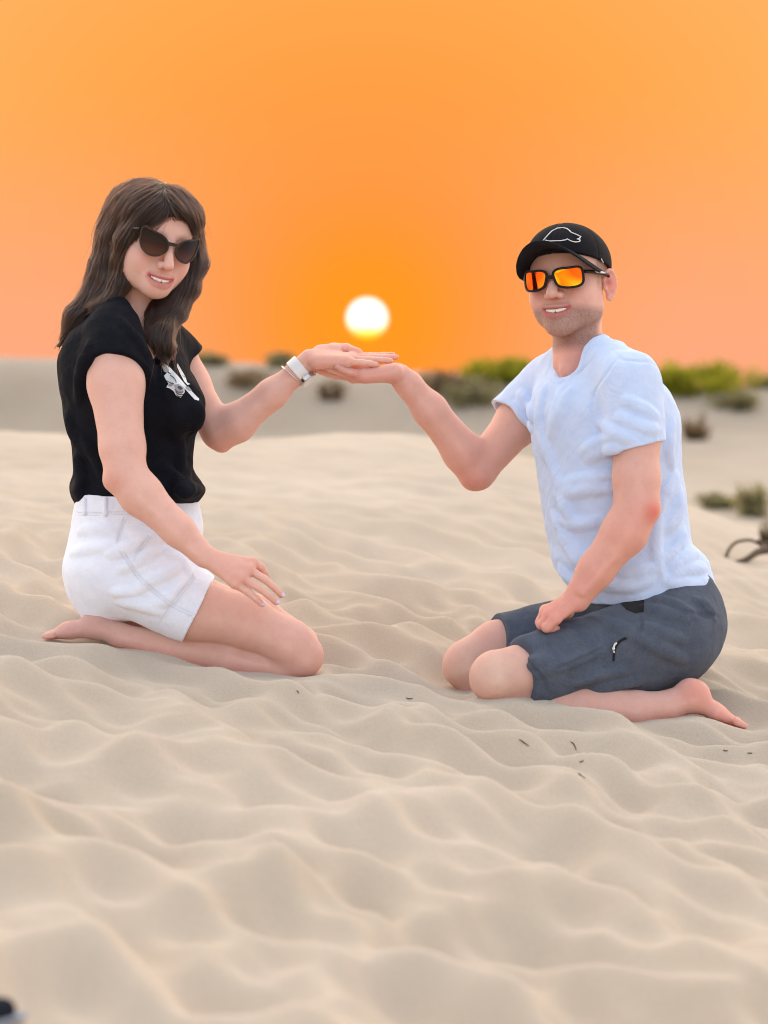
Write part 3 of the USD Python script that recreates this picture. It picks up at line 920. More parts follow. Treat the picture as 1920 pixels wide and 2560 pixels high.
# the far leg
hipF, hemF = at(330, 1425, 5.02), at(500, 1515, 5.03)
b.add(rcone(hipF, hemF, 0.078, 0.062), 0.02)
b.add(rcone(hemF, at(640, 1548, 5.0), 0.062, 0.052), 0.02)
b.add(rcone(at(640, 1548, 5.0), at(748, 1612, 4.98), 0.052, 0.044), 0.02)
b.add(rcone(at(748, 1620, 4.98), at(560, 1610, 4.99), 0.034, 0.036), 0.01)
b.add(rcone(at(560, 1610, 4.99), at(320, 1570, 5.0), 0.036, 0.0245), 0.01)
b.add(rcone(at(320, 1570, 5.0), at(235, 1545, 5.0), 0.0245, 0.025), 0.012)
b.add(rcone(at(235, 1548, 5.0), at(146, 1549, 5.0), 0.021, 0.0075, np.array([0, 1, 0.0]), 1.5), 0.012)

baseW = (0.66, 0.395, 0.325)
red = (0.60, 0.27, 0.20)
spots = [(at(285, 1205, 4.65), 0.035, red, 0.45), (at(555, 1118, 5.02), 0.04, red, 0.35), (nK, 0.06, red, 0.22), (at(790, 900, 5.0), 0.05, red, 0.35), (at(230, 1560, 4.79), 0.06, (0.50, 0.28, 0.25), 0.5), (at(150, 1585, 4.8), 0.06, (0.50, 0.28, 0.25), 0.5)]
spots += [((kn[1] + nWr) / 2, 0.055, red, 0.32), (at(850, 900, 4.99), 0.05, red, 0.3)] + [(p, 0.02, red, 0.35) for p in kn + fk] + [(p, 0.016, red, 0.5) for p in tp + ft] + [(t2_, 0.016, red, 0.4)]
spots += [(at(460, 1640, 4.75), 0.11, (0.60, 0.33, 0.26), 0.35), (at(620, 1660, 4.75), 0.10, (0.60, 0.33, 0.26), 0.35)]
spots += [(wh(s * 0.042, -0.085, -0.035), 0.022, (0.60, 0.29, 0.25), 0.5) for s in (-1, 1)] + [(wh(0, -0.118, -0.042), 0.014, (0.60, 0.30, 0.25), 0.4)]
lipc = (0.42, 0.075, 0.085)
spots += [(wh(p[0], p[1] - 0.002, p[2] + 0.006 * math.sin(t * math.pi)), 0.0050, lipc, 0.9) for p, t in list(zip(w_arc, np.linspace(0, 1, 11)))[1:-1]]
spots += [(wh(p[0], p[1], p[2] - 0.009 * math.sin(t * math.pi)), 0.0060, lipc, 0.9) for p, t in list(zip(w_arc, np.linspace(0, 1, 11)))[1:-1]]
spots += [(wh(p[0] * 0.9, p[1] + 0.012, p[2]), 0.007, (0.05, 0.015, 0.015), 0.95) for p in w_arc[1:-1]]
V, Fc = b.mesh(0.0028)
obj('body', (V, Fc), skin, W, color=tint(V, baseW, spots, 0.01))
teeth(wh, w_arc, W)
body_w = b

# nails
ms = []
for (pp, qq), t_, k_ in zip(near_fingers, tp, kn):
    d = (t_ - qq) / np.linalg.norm(t_ - qq)
    c_ = t_ + d * 0.0025 + dz / np.linalg.norm(dz) * 0.0045
    side = np.cross(d, dz)
    side /= np.linalg.norm(side)
    up_ = np.cross(side, d)
    m = trimesh.creation.icosphere(2, 1.0)
    ms.append(trimesh.Trimesh(c_ + m.vertices[:, :1] * d * 0.0068 + m.vertices[:, 1:2] * side * 0.0050 + m.vertices[:, 2:] * up_ * 0.0026, m.faces, process=False))
for m in ms:
    obj('nail', m, nail_mat, W)

# black top
t = Sculpt()
t.add(loft(rows_from(topW, YW, bW, phiW), phiW, 2.15), 0.01)
arm_dir = at(292, 970, 4.745) - nS
arm_hole = (at(288, 930, 4.755), np.array([0.0, -0.86, -1.0]))
t.add(cut(rcone(at(300, 812, 4.84), at(287, 880, 4.765), 0.056, 0.067), arm_hole), 0.03)
sl = cut(rcone(at(318, 810, 4.86), at(288, 945, 4.755), 0.050, 0.0740), arm_hole)
t.add(sl, 0.03)
t.add(cut(rcone(at(375, 815, 4.95), at(446, 905, 5.06), 0.050, 0.066), (at(452, 905, 5.06), np.array([0.5, 0.2, -0.8]))), 0.03)
t.add(rcone(at(300, 790, 4.87), at(275, 830, 4.78), 0.040, 0.050), 0.03)
t.add(ell(at(455, 1012, 4.81), (0.050, 0.060, 0.060)), 0.03)
t.add(ell(at(452, 1008, 4.97), (0.050, 0.060, 0.060)), 0.03)
t.add(ell(at(470, 1226, 4.86), (0.036, 0.09, 0.020)), 0.02)
t.add(ell(at(212, 1222, 4.90), (0.026, 0.09, 0.022)), 0.02)
t_base = t.copy()
foldsW = [dict(l=[(415, 880), (432, 930), (446, 985)], r=.012, h=.006), dict(l=[(400, 870), (412, 930), (420, 990)], r=.010, h=.004), dict(l=[(222, 860), (205, 930), (195, 1000)], r=.014, h=.004),
          dict(l=[(200, 1090), (230, 1130), (260, 1190)], r=.014, h=.006), dict(l=[(190, 1140), (205, 1180), (200, 1215)], r=.012, h=.006), dict(l=[(170, 1040), (190, 1090), (215, 1130)], r=.014, h=.006),
          dict(l=[(478, 1150), (462, 1190), (480, 1222)], r=.012, h=.006), dict(l=[(440, 1080), (452, 1130), (450, 1200)], r=.014, h=.005), dict(l=[(400, 1160), (440, 1200), (470, 1240)], r=.012, h=.005),
          dict(l=[(490, 1010), (497, 1045), (480, 1080)], r=.010, h=.005), dict(l=[(300, 800), (345, 850), (375, 905)], r=.010, h=.003)]
strokes(t, t_base, foldsW, k=0.014)
t.disp(lambda P: 0.0014 * wob(P, 55, 3) + 0.0012 * wob(P, 110, 5))
# scoop of the neck; everything but the neck itself is cut away above it
t.sub(rcone(at(350, 770, 4.88), at(392, 868, 4.80), 0.066, 0.040), 0.006)
t.sub(rcone(at(330, 740, 4.9), at(352, 800, 4.86), 0.072, 0.064), 0.006)
V, Fc = t.mesh(0.0029, 1)
top = obj('top', (V, Fc), black_knit, W)
tag(top, 'black short sleeved knit top with a white and grey print')

# print on the chest: two pale blossoms and a leaf, laid on the cloth
def cz(*p):
    return [(100 + x / 3.318, 700 + y / 3.318) for x, y in p]


tp_ = str(top.GetPath())
for pts, m_, lf in ((cz((1020, 685), (1075, 722), (1140, 790), (1205, 868), (1320, 985), (1318, 1000), (1284, 992), (1190, 890), (1120, 810), (1062, 756)), white_print, .0012),
                    (cz((1028, 795), (1058, 766), (1080, 782), (1128, 786), (1152, 826), (1196, 872), (1200, 930), (1168, 976), (1132, 962), (1106, 920), (1078, 900), (1048, 890), (1066, 860), (1048, 832)), white_print, .0022),
                    (cz((1012, 690), (1050, 712), (1070, 745), (1052, 770), (1030, 760), (1012, 720)), grey_print, .0018),
                    (cz((1110, 868), (1150, 862), (1192, 890), (1190, 930), (1164, 955), (1132, 940), (1120, 905)), grey_print, .0030),
                    (cz((1140, 880), (1165, 880), (1185, 900), (1170, 912), (1146, 900)), dark_print, .0038),
                    (cz((1066, 862), (1098, 850), (1112, 862), (1090, 884), (1062, 882)), grey_print, .0030),
                    (cz((1140, 690), (1170, 740), (1205, 800), (1222, 850), (1246, 862), (1225, 872), (1196, 840), (1160, 770), (1138, 720)), white_print, .0014),
                    (cz((1205, 880), (1236, 886), (1262, 920), (1240, 920), (1212, 900)), grey_print, .0024)):
    patch(t, pts, W, 'print_petal', m_, lf, parent=tp_)
for pts in (cz((1124, 925), (1150, 948), (1186, 950)), cz((1118, 905), (1150, 930), (1190, 928)), cz((1132, 950), (1152, 966), (1174, 966)), cz((1080, 790), (1110, 810), (1130, 850)), cz((1052, 835), (1080, 850), (1110, 860))):
    P, Dv, ok = trace(t, *smooth_line(pts, 10).T)
    if ok.sum() > 3:
        obj('print_line', tube(P[ok] - Dv[ok] * 0.0036, 0.0009, 5), dark_print, tp_)

# white shorts
stitch = plain('stitching_thread', (0.74, 0.75, 0.78), 0.8)
s = Sculpt()
shW = [(1232, 193, 488), (1262, 190, 495), (1310, 182, 505), (1360, 173, 500), (1400, 168, 470), (1440, 168, 440), (1490, 182, 410), (1530, 215, 360)]
s.add(loft(rows_from(shW, ([1232, 1530], [4.92, 4.92]), ([1232, 1300, 1400, 1530], [0.150, 0.165, 0.178, 0.13]), math.radians(-12)), math.radians(-12), 2.1), 0.02)
s.add(ell(at(278, 1440, 4.845), (0.094, 0.085, 0.090)), 0.03)
s.add(ell(at(285, 1440, 5.0), (0.094, 0.085, 0.090)), 0.03)
leg_n = at(492, 1527, 4.775) - hipN
leg_n /= np.linalg.norm(leg_n)
hn = np.array([leg_n[0], 0.05, leg_n[2]])
for hp_, hm_, sgn in ((hipN, hemN, 1), (hipF, hemF, -1)):
    s.add(cut(rcone(hp_, hm_ + leg_n * 0.05, 0.092, 0.0700), (hm_, hn)), 0.03)
    s.add(rcone(hp_ + np.array([0.03, 0, 0.05]), hm_ + leg_n * -0.05 + np.array([0, 0, 0.005]), 0.075, 0.066), 0.03)
s_base = s.copy()
foldsS = [dict(l=[(330, 1330), (365, 1350), (420, 1335)], r=.012, h=.006), dict(l=[(300, 1425), (345, 1400), (400, 1372)], r=.013, h=.006), dict(l=[(330, 1470), (370, 1455), (430, 1425), (470, 1395)], r=.012, h=.006),
          dict(l=[(285, 1480), (330, 1478), (365, 1462)], r=.010, h=.004), dict(l=[(270, 1385), (310, 1375), (350, 1355)], r=.012, h=.004), dict(l=[(345, 1520), (400, 1505), (460, 1450)], r=.012, h=.004),
          dict(l=[(300, 1505), (350, 1512), (400, 1530)], r=.012, h=.0035), dict(l=[(195, 1330), (240, 1322), (280, 1330)], r=.010, h=.003), dict(l=[(420, 1380), (455, 1405), (480, 1440)], r=.010, h=.004),
          dict(l=[(180, 1380), (230, 1372), (290, 1362)], r=.012, h=.003), dict(l=[(460, 1300), (480, 1330), (490, 1360)], r=.012, h=.005)]
strokes(s, s_base, foldsS, k=0.012)
# seams: waistband, side seam, cuff, slanted pocket
seams = [[(190, 1283), (240, 1284), (320, 1282), (360, 1290)], [(302, 1375), (318, 1400), (345, 1440), (385, 1478), (430, 1512), (482, 1537)], [(490, 1432), (470, 1460), (432, 1510), (398, 1566)],
         [(295, 1360), (303, 1320), (312, 1295)], [(375, 1338), (350, 1372), (330, 1398)]]
s_base = s.copy()
strokes(s, s_base, seams, r=0.004, height=0.0016, k=0.003, n=24, groove=True)
s.disp(lambda P: 0.0016 * wob(P, 45, 8) + 0.0010 * wob(P, 95, 9))
for hm_, hp_ in ((hemN, hipN), (hemF, hipF)):                                        # the open ends of the legs
    s.sub(cut(rcone(hm_ - leg_n * 0.03, hm_ + leg_n * 0.06, 0.0660, 0.0675), (hm_ - leg_n * 0.015, -leg_n)), 0.002)
s.sub(rcone(at(334, 1226, 4.92), at(334, 1200, 4.92), 0.11, 0.11), 0.002)
V, Fc = s.mesh(0.0029, 1)
shorts_w = obj('shorts', (V, Fc), white_cotton, W)
tag(shorts_w, 'white cotton shorts with belt loops and turned cuffs')
for ln in seams:
    P, Dv, ok = trace(s_base, *smooth_line(ln, 26).T)
    P, Dv = P[ok], Dv[ok]
    for o_ in (-0.0032, 0.0032):
        side = np.cross(np.gradient(P, axis=0), Dv)
        side /= np.linalg.norm(side, axis=1, keepdims=True) + 1e-9
        obj('stitching', tube(P + side * o_ - Dv * 0.0004, 0.0006, 5), stitch, str(shorts_w.GetPath()))
for px_, y0_, y1_ in ((263, 1243, 1290), (212, 1246, 1288)):
    P, Dv, ok = trace(s, np.full(9, px_), np.linspace(y0_, y1_, 9))
    obj('belt_loop', tube(P - Dv * 0.003, 0.0045, 6), white_cotton, str(shorts_w.GetPath()))

# watch and bracelet on the far wrist
wd = at(775, 900, 5.03) - at(690, 975, 5.03)
wd /= np.linalg.norm(wd)
wu = np.array([wd[2], 0, -wd[0]])                                                 # away from the palm: down and to the right
wv = np.cross(wd, wu)
wc = at(748, 924, 5.03)


watch = obj('wristwatch', ring(wc, wd, wu, wv, 0.0264, 0.0264, 0.026, 0.0036), white_strap, W, smooth=30)
tag(watch, 'silver wristwatch with a wide white strap')
wpath = str(watch.GetPath())


face_ax = wu * 0.93 + wv * 0.25 * (1 if wv[1] < 0 else -1)
case_c = wc + face_ax / np.linalg.norm(face_ax) * 0.031
obj('case', disc(case_c, face_ax, 0.0210, 0.010), steel, wpath, smooth=30)
obj('dial', disc(case_c + face_ax / np.linalg.norm(face_ax) * 0.0055, face_ax, 0.0175, 0.0012, bevel=0.0003), dial, wpath, smooth=30)
obj('crown', disc(case_c + wd * 0.022, wd, 0.0028, 0.004), steel, wpath, smooth=30)
for s_ in (-1, 1):
    obj('lug', trimesh.creation.box((0.012, 0.006, 0.005), trimesh.transformations.translation_matrix(case_c - face_ax * 0.003 + np.cross(wd, face_ax) * s_ * 0.0185)), steel, wpath, smooth=False)
a = np.linspace(0, 2 * np.pi, 40)
bc = wc - wd * 0.020
obj('bracelet', tube([bc + wu * math.cos(q) * 0.031 + wv * math.sin(q) * 0.031 + wd * 0.004 * math.cos(q) for q in a], 0.0013, 6), steel, W)

# sunglasses
cat_eye = outline([(x * 1.10, y * 1.12) for x, y in [(0.0095, -0.005), (0.0125, 0.0035), (0.022, 0.0115), (0.040, 0.0165), (0.0585, 0.0190), (0.0590, 0.008), (0.0545, -0.010), (0.044, -0.0205), (0.030, -0.0235), (0.0175, -0.0185)]])
lens_w = mat('brown_lens', {
    'pos': ('geometry', {}), 'x': ('vector_math', {'math_type': 'dot_product', 'vector2': tuple(wh.R[:, 2])}),
    'mr': ('map_range', {'from_min': float(wh(0, 0, -0.024) @ wh.R[:, 2]), 'from_max': float(wh(0, 0, 0.018) @ wh.R[:, 2])}),
    'r': ('rgb_ramp', {'ramp': [(0.0, (0.085, 0.030, 0.018)), (0.45, (0.022, 0.010, 0.008)), (1.0, (0.005, 0.003, 0.003))]}),
    'p': ('principled_bsdf', {'roughness': 0.04, 'specular_ior_level': 0.2}),
}, [('pos.position', 'x.vector1'), ('x.value', 'mr.value'), ('mr.result', 'r.fac'), ('r.color', 'p.base_color')], 'p.BSDF')
tortoise = mat('tortoiseshell', {
    'pos': ('geometry', {}), 'n': ('noise_texture', {'scale': 130.0, 'detail': 2.0}), 'r': ('rgb_ramp', {'ramp': [(0.52, (0.008, 0.006, 0.006)), (0.66, (0.055, 0.022, 0.012))]}),
    'p': ('principled_bsdf', {'roughness': 0.2}),
}, [('pos.position', 'n.vector'), ('n.fac', 'r.fac'), ('r.color', 'p.base_color')], 'p.BSDF')
gp = glasses(wh, cat_eye, 0.0032, lens_w, tortoise, 0.095, -0.1085, -0.002, 0.10, None, None, None, W, 'dark cat-eye sunglasses with brown lenses')
for s_ in (-1, 1):
    obj('temple', tube(smooth_line([wh(s_ * 0.0665, -0.084, 0.016), wh(s_ * 0.074, -0.055, 0.010), wh(s_ * 0.079, 0.0, 0.008), wh(s_ * 0.079, 0.030, -0.008)], 12), [0.003] * 12, 8), tortoise, gp)


# ------------------------------------------------------------------ the man
PM = thing('person', 'man in pale t-shirt, black cap and charcoal shorts kneeling on the sand', 'person')
M_ = str(PM.GetPath())
mh = Head(at(1383, 689, 4.90), -24, -3, -5, 1.07)
mh.c = mh.c - mh.R @ (np.array([0, -0.096, 0.003]) * mh.s)
b = Sculpt()
m_arc, m_mz = add_head(b, mh, True)
mneck0, mneck1 = mh(0, 0.030, -0.085), at(1447, 905, 4.97)
b.add(rcone(mneck0, mneck1, 0.054, 0.058), 0.02)
b.add(rcone(mh(0.035, 0.02, -0.075), at(1415, 925, 4.92), 0.016, 0.014), 0.02)      # the neck's tendon
phiM = math.radians(180 + 33)
phiA = math.radians(33)
YM = ([880, 1500], [4.97, 4.96])
bM = ([880, 930, 980, 1060, 1200, 1400, 1510], [0.08, 0.15, 0.175, 0.180, 0.170, 0.165, 0.165])
skinM = [(1480, 1440, 1745), (1400, 1405, 1725), (1300, 1385, 1690), (1200, 1370, 1670), (1100, 1355, 1668), (1020, 1345, 1655), (960, 1350, 1630), (920, 1375, 1575), (890, 1400, 1530)]
b.add(loft(rows_from(skinM, YM, bM, phiA, 0.006), phiA), 0.02)
# near arm
mS, mE, mWr = at(1588, 985, 4.80), at(1592, 1268, 4.735), at(1442, 1496, 4.715)
b.add(rcone(mS, at(1590, 1080, 4.775), 0.056, 0.0520), 0.02)
b.add(rcone(at(1590, 1080, 4.775), at(1591, 1200, 4.745), 0.0520, 0.0475), 0.02)
b.add(rcone(at(1591, 1200, 4.745), mE, 0.0475, 0.0440), 0.02)
b.add(rcone(at(1618, 1275, 4.74), at(1612, 1285, 4.74), 0.019, 0.018), 0.02)
b.add(rcone(mE, at(1562, 1330, 4.73), 0.0455, 0.0465), 0.02)
b.add(rcone(at(1562, 1330, 4.73), at(1490, 1425, 4.72), 0.0465, 0.0370), 0.02)
b.add(rcone(at(1490, 1425, 4.72), mWr, 0.0370, 0.0300, np.array([0.5, -0.6, 0.4]), 0.85), 0.02)
b.add(rcone(at(1535, 1390, 4.69), at(1455, 1480, 4.69), 0.010, 0.008), 0.014)
kn2 = [at(1388, 1548, 4.672), at(1374, 1538, 4.690), at(1366, 1531, 4.712), at(1364, 1526, 4.735)]
dm = np.array([-0.35, -0.45, 0.85])
palm(b, mWr + (kn2[1] - mWr) * 0.05, kn2, dm, 0.027, 0.0128)
tp2 = [at(1390, 1572, 4.705), at(1376, 1573, 4.715), at(1368, 1570, 4.730), at(1366, 1566, 4.745)]
pip = [at(1366, 1569, 4.668), at(1353, 1562, 4.684), at(1350, 1556, 4.708), at(1352, 1552, 4.732)]
for k_, p_, t_ in zip(kn2, pip, tp2):
    b.add(rcone(k_, p_, 0.0118, 0.0105), 0.003)
    b.add(rcone(p_, t_, 0.0104, 0.0088), 0.003)
b.add(rcone(at(1420, 1530, 4.75), at(1380, 1545, 4.76), 0.014, 0.011), 0.006)
# far arm, palm up under the woman's hand
gS, gE, gW = at(1352, 985, 5.14), at(1192, 1178, 5.09), at(1010, 946, 5.03)
b.add(rcone(gS, at(1300, 1050, 5.13), 0.058, 0.053), 0.02)
b.add(rcone(at(1300, 1050, 5.13), gE, 0.051, 0.0400), 0.02)
b.add(rcone(at(1184, 1190, 5.09), at(1178, 1203, 5.09), 0.022, 0.014), 0.014)
b.add(rcone(gE, at(1158, 1130, 5.08), 0.0400, 0.0440), 0.02)
b.add(rcone(at(1158, 1130, 5.08), at(1075, 1025, 5.05), 0.0440, 0.0365), 0.02)
b.add(rcone(at(1075, 1025, 5.05), at(1022, 962, 5.035), 0.0365, 0.0290), 0.02)
b.add(rcone(at(1022, 962, 5.035), at(1000, 940, 5.03), 0.0300, 0.0270), 0.012)
un = np.array([-0.02, -0.45, 0.9])
gk = [at(905, 936, 4.998), at(893, 941, 5.014), at(884, 944, 5.036), at(880, 941, 5.058)]
gt = [at(842, 916, 4.990), at(804, 914, 5.008), at(788, 922, 5.030), at(800, 928, 5.052)]
gw2 = at(985, 932, 5.03)
palm(b, gw2, gk, un, 0.0265, 0.0122)
b.add(rcone(at(985, 930, 5.000), at(915, 940, 4.998), 0.0205, 0.0165), 0.012)
b.add(rcone(at(960, 935, 5.07), at(905, 925, 5.085), 0.016, 0.012), 0.010)
b.add(rcone(at(905, 925, 5.085), at(868, 916, 5.08), 0.0115, 0.009), 0.004)
for k_, t_, bd in zip(gk, gt, (0.003, 0.003, 0.004, 0.004)):
    finger(b, k_, t_, -un, bd, 0.0098, 0.0074)
# hips and legs
b.add(ell(at(1668, 1570, 4.96), (0.105, 0.165, 0.11)), 0.03)
hA, hB = at(1672, 1595, 4.84), at(1308, 1681, 4.70)
b.add(rcone(hA, hB, 0.088, 0.0555), 0.02)
b.add(rcone(hB, at(1243, 1688, 4.68), 0.0555, 0.0535), 0.02)
b.add(rcone(at(1236, 1700, 4.68), at(1250, 1722, 4.69), 0.0495, 0.040), 0.02)
b.add(rcone(at(1260, 1730, 4.69), at(1450, 1757, 4.71), 0.035, 0.0440), 0.008)
b.add(rcone(at(1450, 1757, 4.71), at(1590, 1770, 4.72), 0.0440, 0.0355), 0.01)
b.add(rcone(at(1590, 1770, 4.72), at(1676, 1762, 4.73), 0.0355, 0.0290), 0.012)
b.add(rcone(at(1676, 1762, 4.73), at(1733, 1738, 4.735), 0.0290, 0.0330), 0.014)
b.add(rcone(at(1722, 1728, 4.735), at(1742, 1735, 4.735), 0.0255, 0.0250), 0.014)
b.add(rcone(at(1735, 1750, 4.735), at(1792, 1780, 4.74), 0.0310, 0.0190, np.array([0.5, 0, 1]), 0.85), 0.014)
b.add(rcone(at(1788, 1780, 4.74), at(1848, 1810, 4.74), 0.0190, 0.0085, np.array([0, 1, 0.0]), 1.7), 0.012)
for q in range(5):
    b.add(rcone(at(1842, 1805 - q, 4.705 + 0.017 * q), at(1862 - 3 * q, 1815 - q, 4.705 + 0.017 * q), 0.0085, 0.0070), 0.003)
hC, hD = at(1600, 1570, 5.06), at(1243, 1614, 4.95)
b.add(rcone(hC, hD, 0.085, 0.0530), 0.02)
b.add(rcone(hD, at(1170, 1657, 4.92), 0.0530, 0.0520), 0.02)
b.add(rcone(at(1166, 1672, 4.92), at(1180, 1700, 4.92), 0.0495, 0.040), 0.02)
b.add(rcone(at(1190, 1710, 4.93), at(1420, 1735, 5.0), 0.035, 0.042), 0.008)
b.add(rcone(at(1420, 1735, 5.0), at(1640, 1740, 5.06), 0.042, 0.029), 0.01)
b.add(rcone(at(1640, 1740, 5.06), at(1690, 1722, 5.07), 0.029, 0.030), 0.012)
b.add(rcone(at(1690, 1735, 5.07), at(1790, 1775, 5.08), 0.026, 0.012), 0.012)

baseM = (0.63, 0.36, 0.295)
redm = (0.62, 0.235, 0.18)
spots = [(at(1240, 1690, 4.63), 0.055, (0.64, 0.47, 0.36), 0.55), (at(1165, 1670, 4.88), 0.05, (0.64, 0.47, 0.36), 0.5), (at(1520, 1390, 4.69), 0.10, (0.64, 0.36, 0.27), 0.35), (at(1110, 1080, 5.05), 0.12, (0.66, 0.37, 0.29), 0.4), (at(1632, 1280, 4.70), 0.024, (0.62, 0.12, 0.10), 0.75), (at(1575, 1330, 4.68), 0.07, redm, 0.35), (at(1480, 1440, 4.68), 0.08, redm, 0.35), (at(1400, 1530, 4.68), 0.05, redm, 0.4), (at(1178, 1208, 5.07), 0.035, redm, 0.6), (at(1200, 1150, 5.05), 0.06, redm, 0.25),
         (at(1740, 1720, 4.70), 0.035, redm, 0.65), (at(1810, 1795, 4.72), 0.06, redm, 0.45), (at(1440, 900, 4.93), 0.06, redm, 0.45), (at(1420, 850, 4.93), 0.04, redm, 0.3)]
spots += [((kn2[1] + mWr) / 2, 0.05, redm, 0.35), (at(930, 935, 4.99), 0.05, redm, 0.35)] + [(p, 0.02, redm, 0.4) for p in kn2 + gk + pip] + [(p, 0.016, redm, 0.5) for p in gt]
spots += [(mh(s_ * 0.085, 0.02, -0.015), 0.03, (0.66, 0.22, 0.17), 0.6) for s_ in (-1, 1)]
spots += [(mh(s_ * 0.042, -0.085, -0.033), 0.022, (0.60, 0.26, 0.21), 0.45) for s_ in (-1, 1)] + [(mh(0, -0.118, -0.042), 0.016, (0.60, 0.27, 0.22), 0.45)]
V, Fc = b.mesh(0.0028)
col = tint(V, baseM, spots, 0.01)
# stubble on jaw, chin and lip; cropped hair below the cap
q = mh.local(V)
rng = np.random.default_rng(5)
beard = np.clip((-0.050 - q[:, 2] - 0.20 * np.clip(np.abs(q[:, 0]) - 0.028, 0, 1)) / 0.016, 0, 1) * np.clip((0.012 - q[:, 1]) / 0.02, 0, 1) * np.clip((q[:, 2] + 0.155) / 0.02, 0, 1) * (np.linalg.norm(q, axis=1) < 0.2)
side = np.clip((q[:, 2] + 0.01) / 0.02, 0, 1) * np.clip((q[:, 1] + 0.045) / 0.02, 0, 1) * (np.linalg.norm(q, axis=1) < 0.2) * (np.abs(q[:, 0]) < 0.0765)
burn = np.clip((q[:, 2] + 0.035) / 0.02, 0, 1) * np.clip(1 - np.abs(q[:, 1] + 0.022) / 0.018, 0, 1) * (np.abs(q[:, 0]) > 0.05) * (np.abs(q[:, 0]) < 0.0775)
grain = rng.random(len(V))
mask = np.clip(beard * (0.46 + 0.32 * grain) + np.maximum(side, burn * 0.7) * (0.5 + 0.4 * grain), 0, 0.9)
col = col * (1 - mask[:, None]) + np.array([0.20, 0.135, 0.11]) * mask[:, None]
spl = [(mh(p[0], p[1] - 0.001, p[2] + 0.0055 * math.sin(t_ * math.pi)), 0.0044, (0.44, 0.10, 0.10), 0.85) for p, t_ in list(zip(m_arc, np.linspace(0, 1, 11)))[1:-1]]
spl += [(mh(p[0], p[1], p[2] - 0.009 * math.sin(t_ * math.pi)), 0.0058, (0.46, 0.10, 0.10), 0.9) for p, t_ in list(zip(m_arc, np.linspace(0, 1, 11)))[1:-1]]
spl += [(mh(p[0] * 0.9, p[1] + 0.012, p[2]), 0.007, (0.05, 0.015, 0.015), 0.95) for p in m_arc[1:-1]]
spl += [(mh(s_ * 0.0835, 0.0080, -0.013), 0.0075, (0.40, 0.10, 0.085), 0.8) for s_ in (-1, 1)]
for p, r_, c_, a_ in spl:
    w_ = a_ * np.exp(-(np.linalg.norm(V - p, axis=1) / r_)**2)
    col += (np.array(c_) - col) * w_[:, None]
obj('body', (V, Fc), skin, M_, color=col)
teeth(mh, m_arc, M_)

# t-shirt
t = Sculpt()
shirtM = [(1530, 1425, 1790), (1488, 1418, 1790), (1450, 1402, 1780), (1400, 1384, 1766), (1350, 1374, 1722), (1290, 1364, 1712), (1230, 1354, 1706), (1160, 1344, 1696), (1100, 1334, 1694), (1040, 1330, 1690), (985, 1335, 1668), (945, 1358, 1632), (905, 1395, 1575), (870, 1440, 1530)]
t.add(loft(rows_from(shirtM, YM, bM, phiA), phiA, 2.15), 0.01)
hemn = np.array([-0.25, -0.25, -1.0])
t.add(rcone(at(1470, 880, 4.97), at(1565, 950, 4.82), 0.050, 0.064), 0.03)
t.add(cut(rcone(at(1576, 958, 4.803), at(1596, 1195, 4.758), 0.0690, 0.0655, np.array([0.3, -1, 0]), 0.92), (at(1590, 1120, 4.765), np.array([0.24, -0.12, -1.0]))), 0.013)
t.add(rcone(at(1440, 890, 4.99), at(1372, 955, 5.12), 0.045, 0.058), 0.03)
t.add(cut(rcone(at(1375, 955, 5.12), at(1255, 1085, 5.135), 0.062, 0.070), (at(1288, 1048, 5.13), gE - gS)), 0.015)
t_base = t.copy()
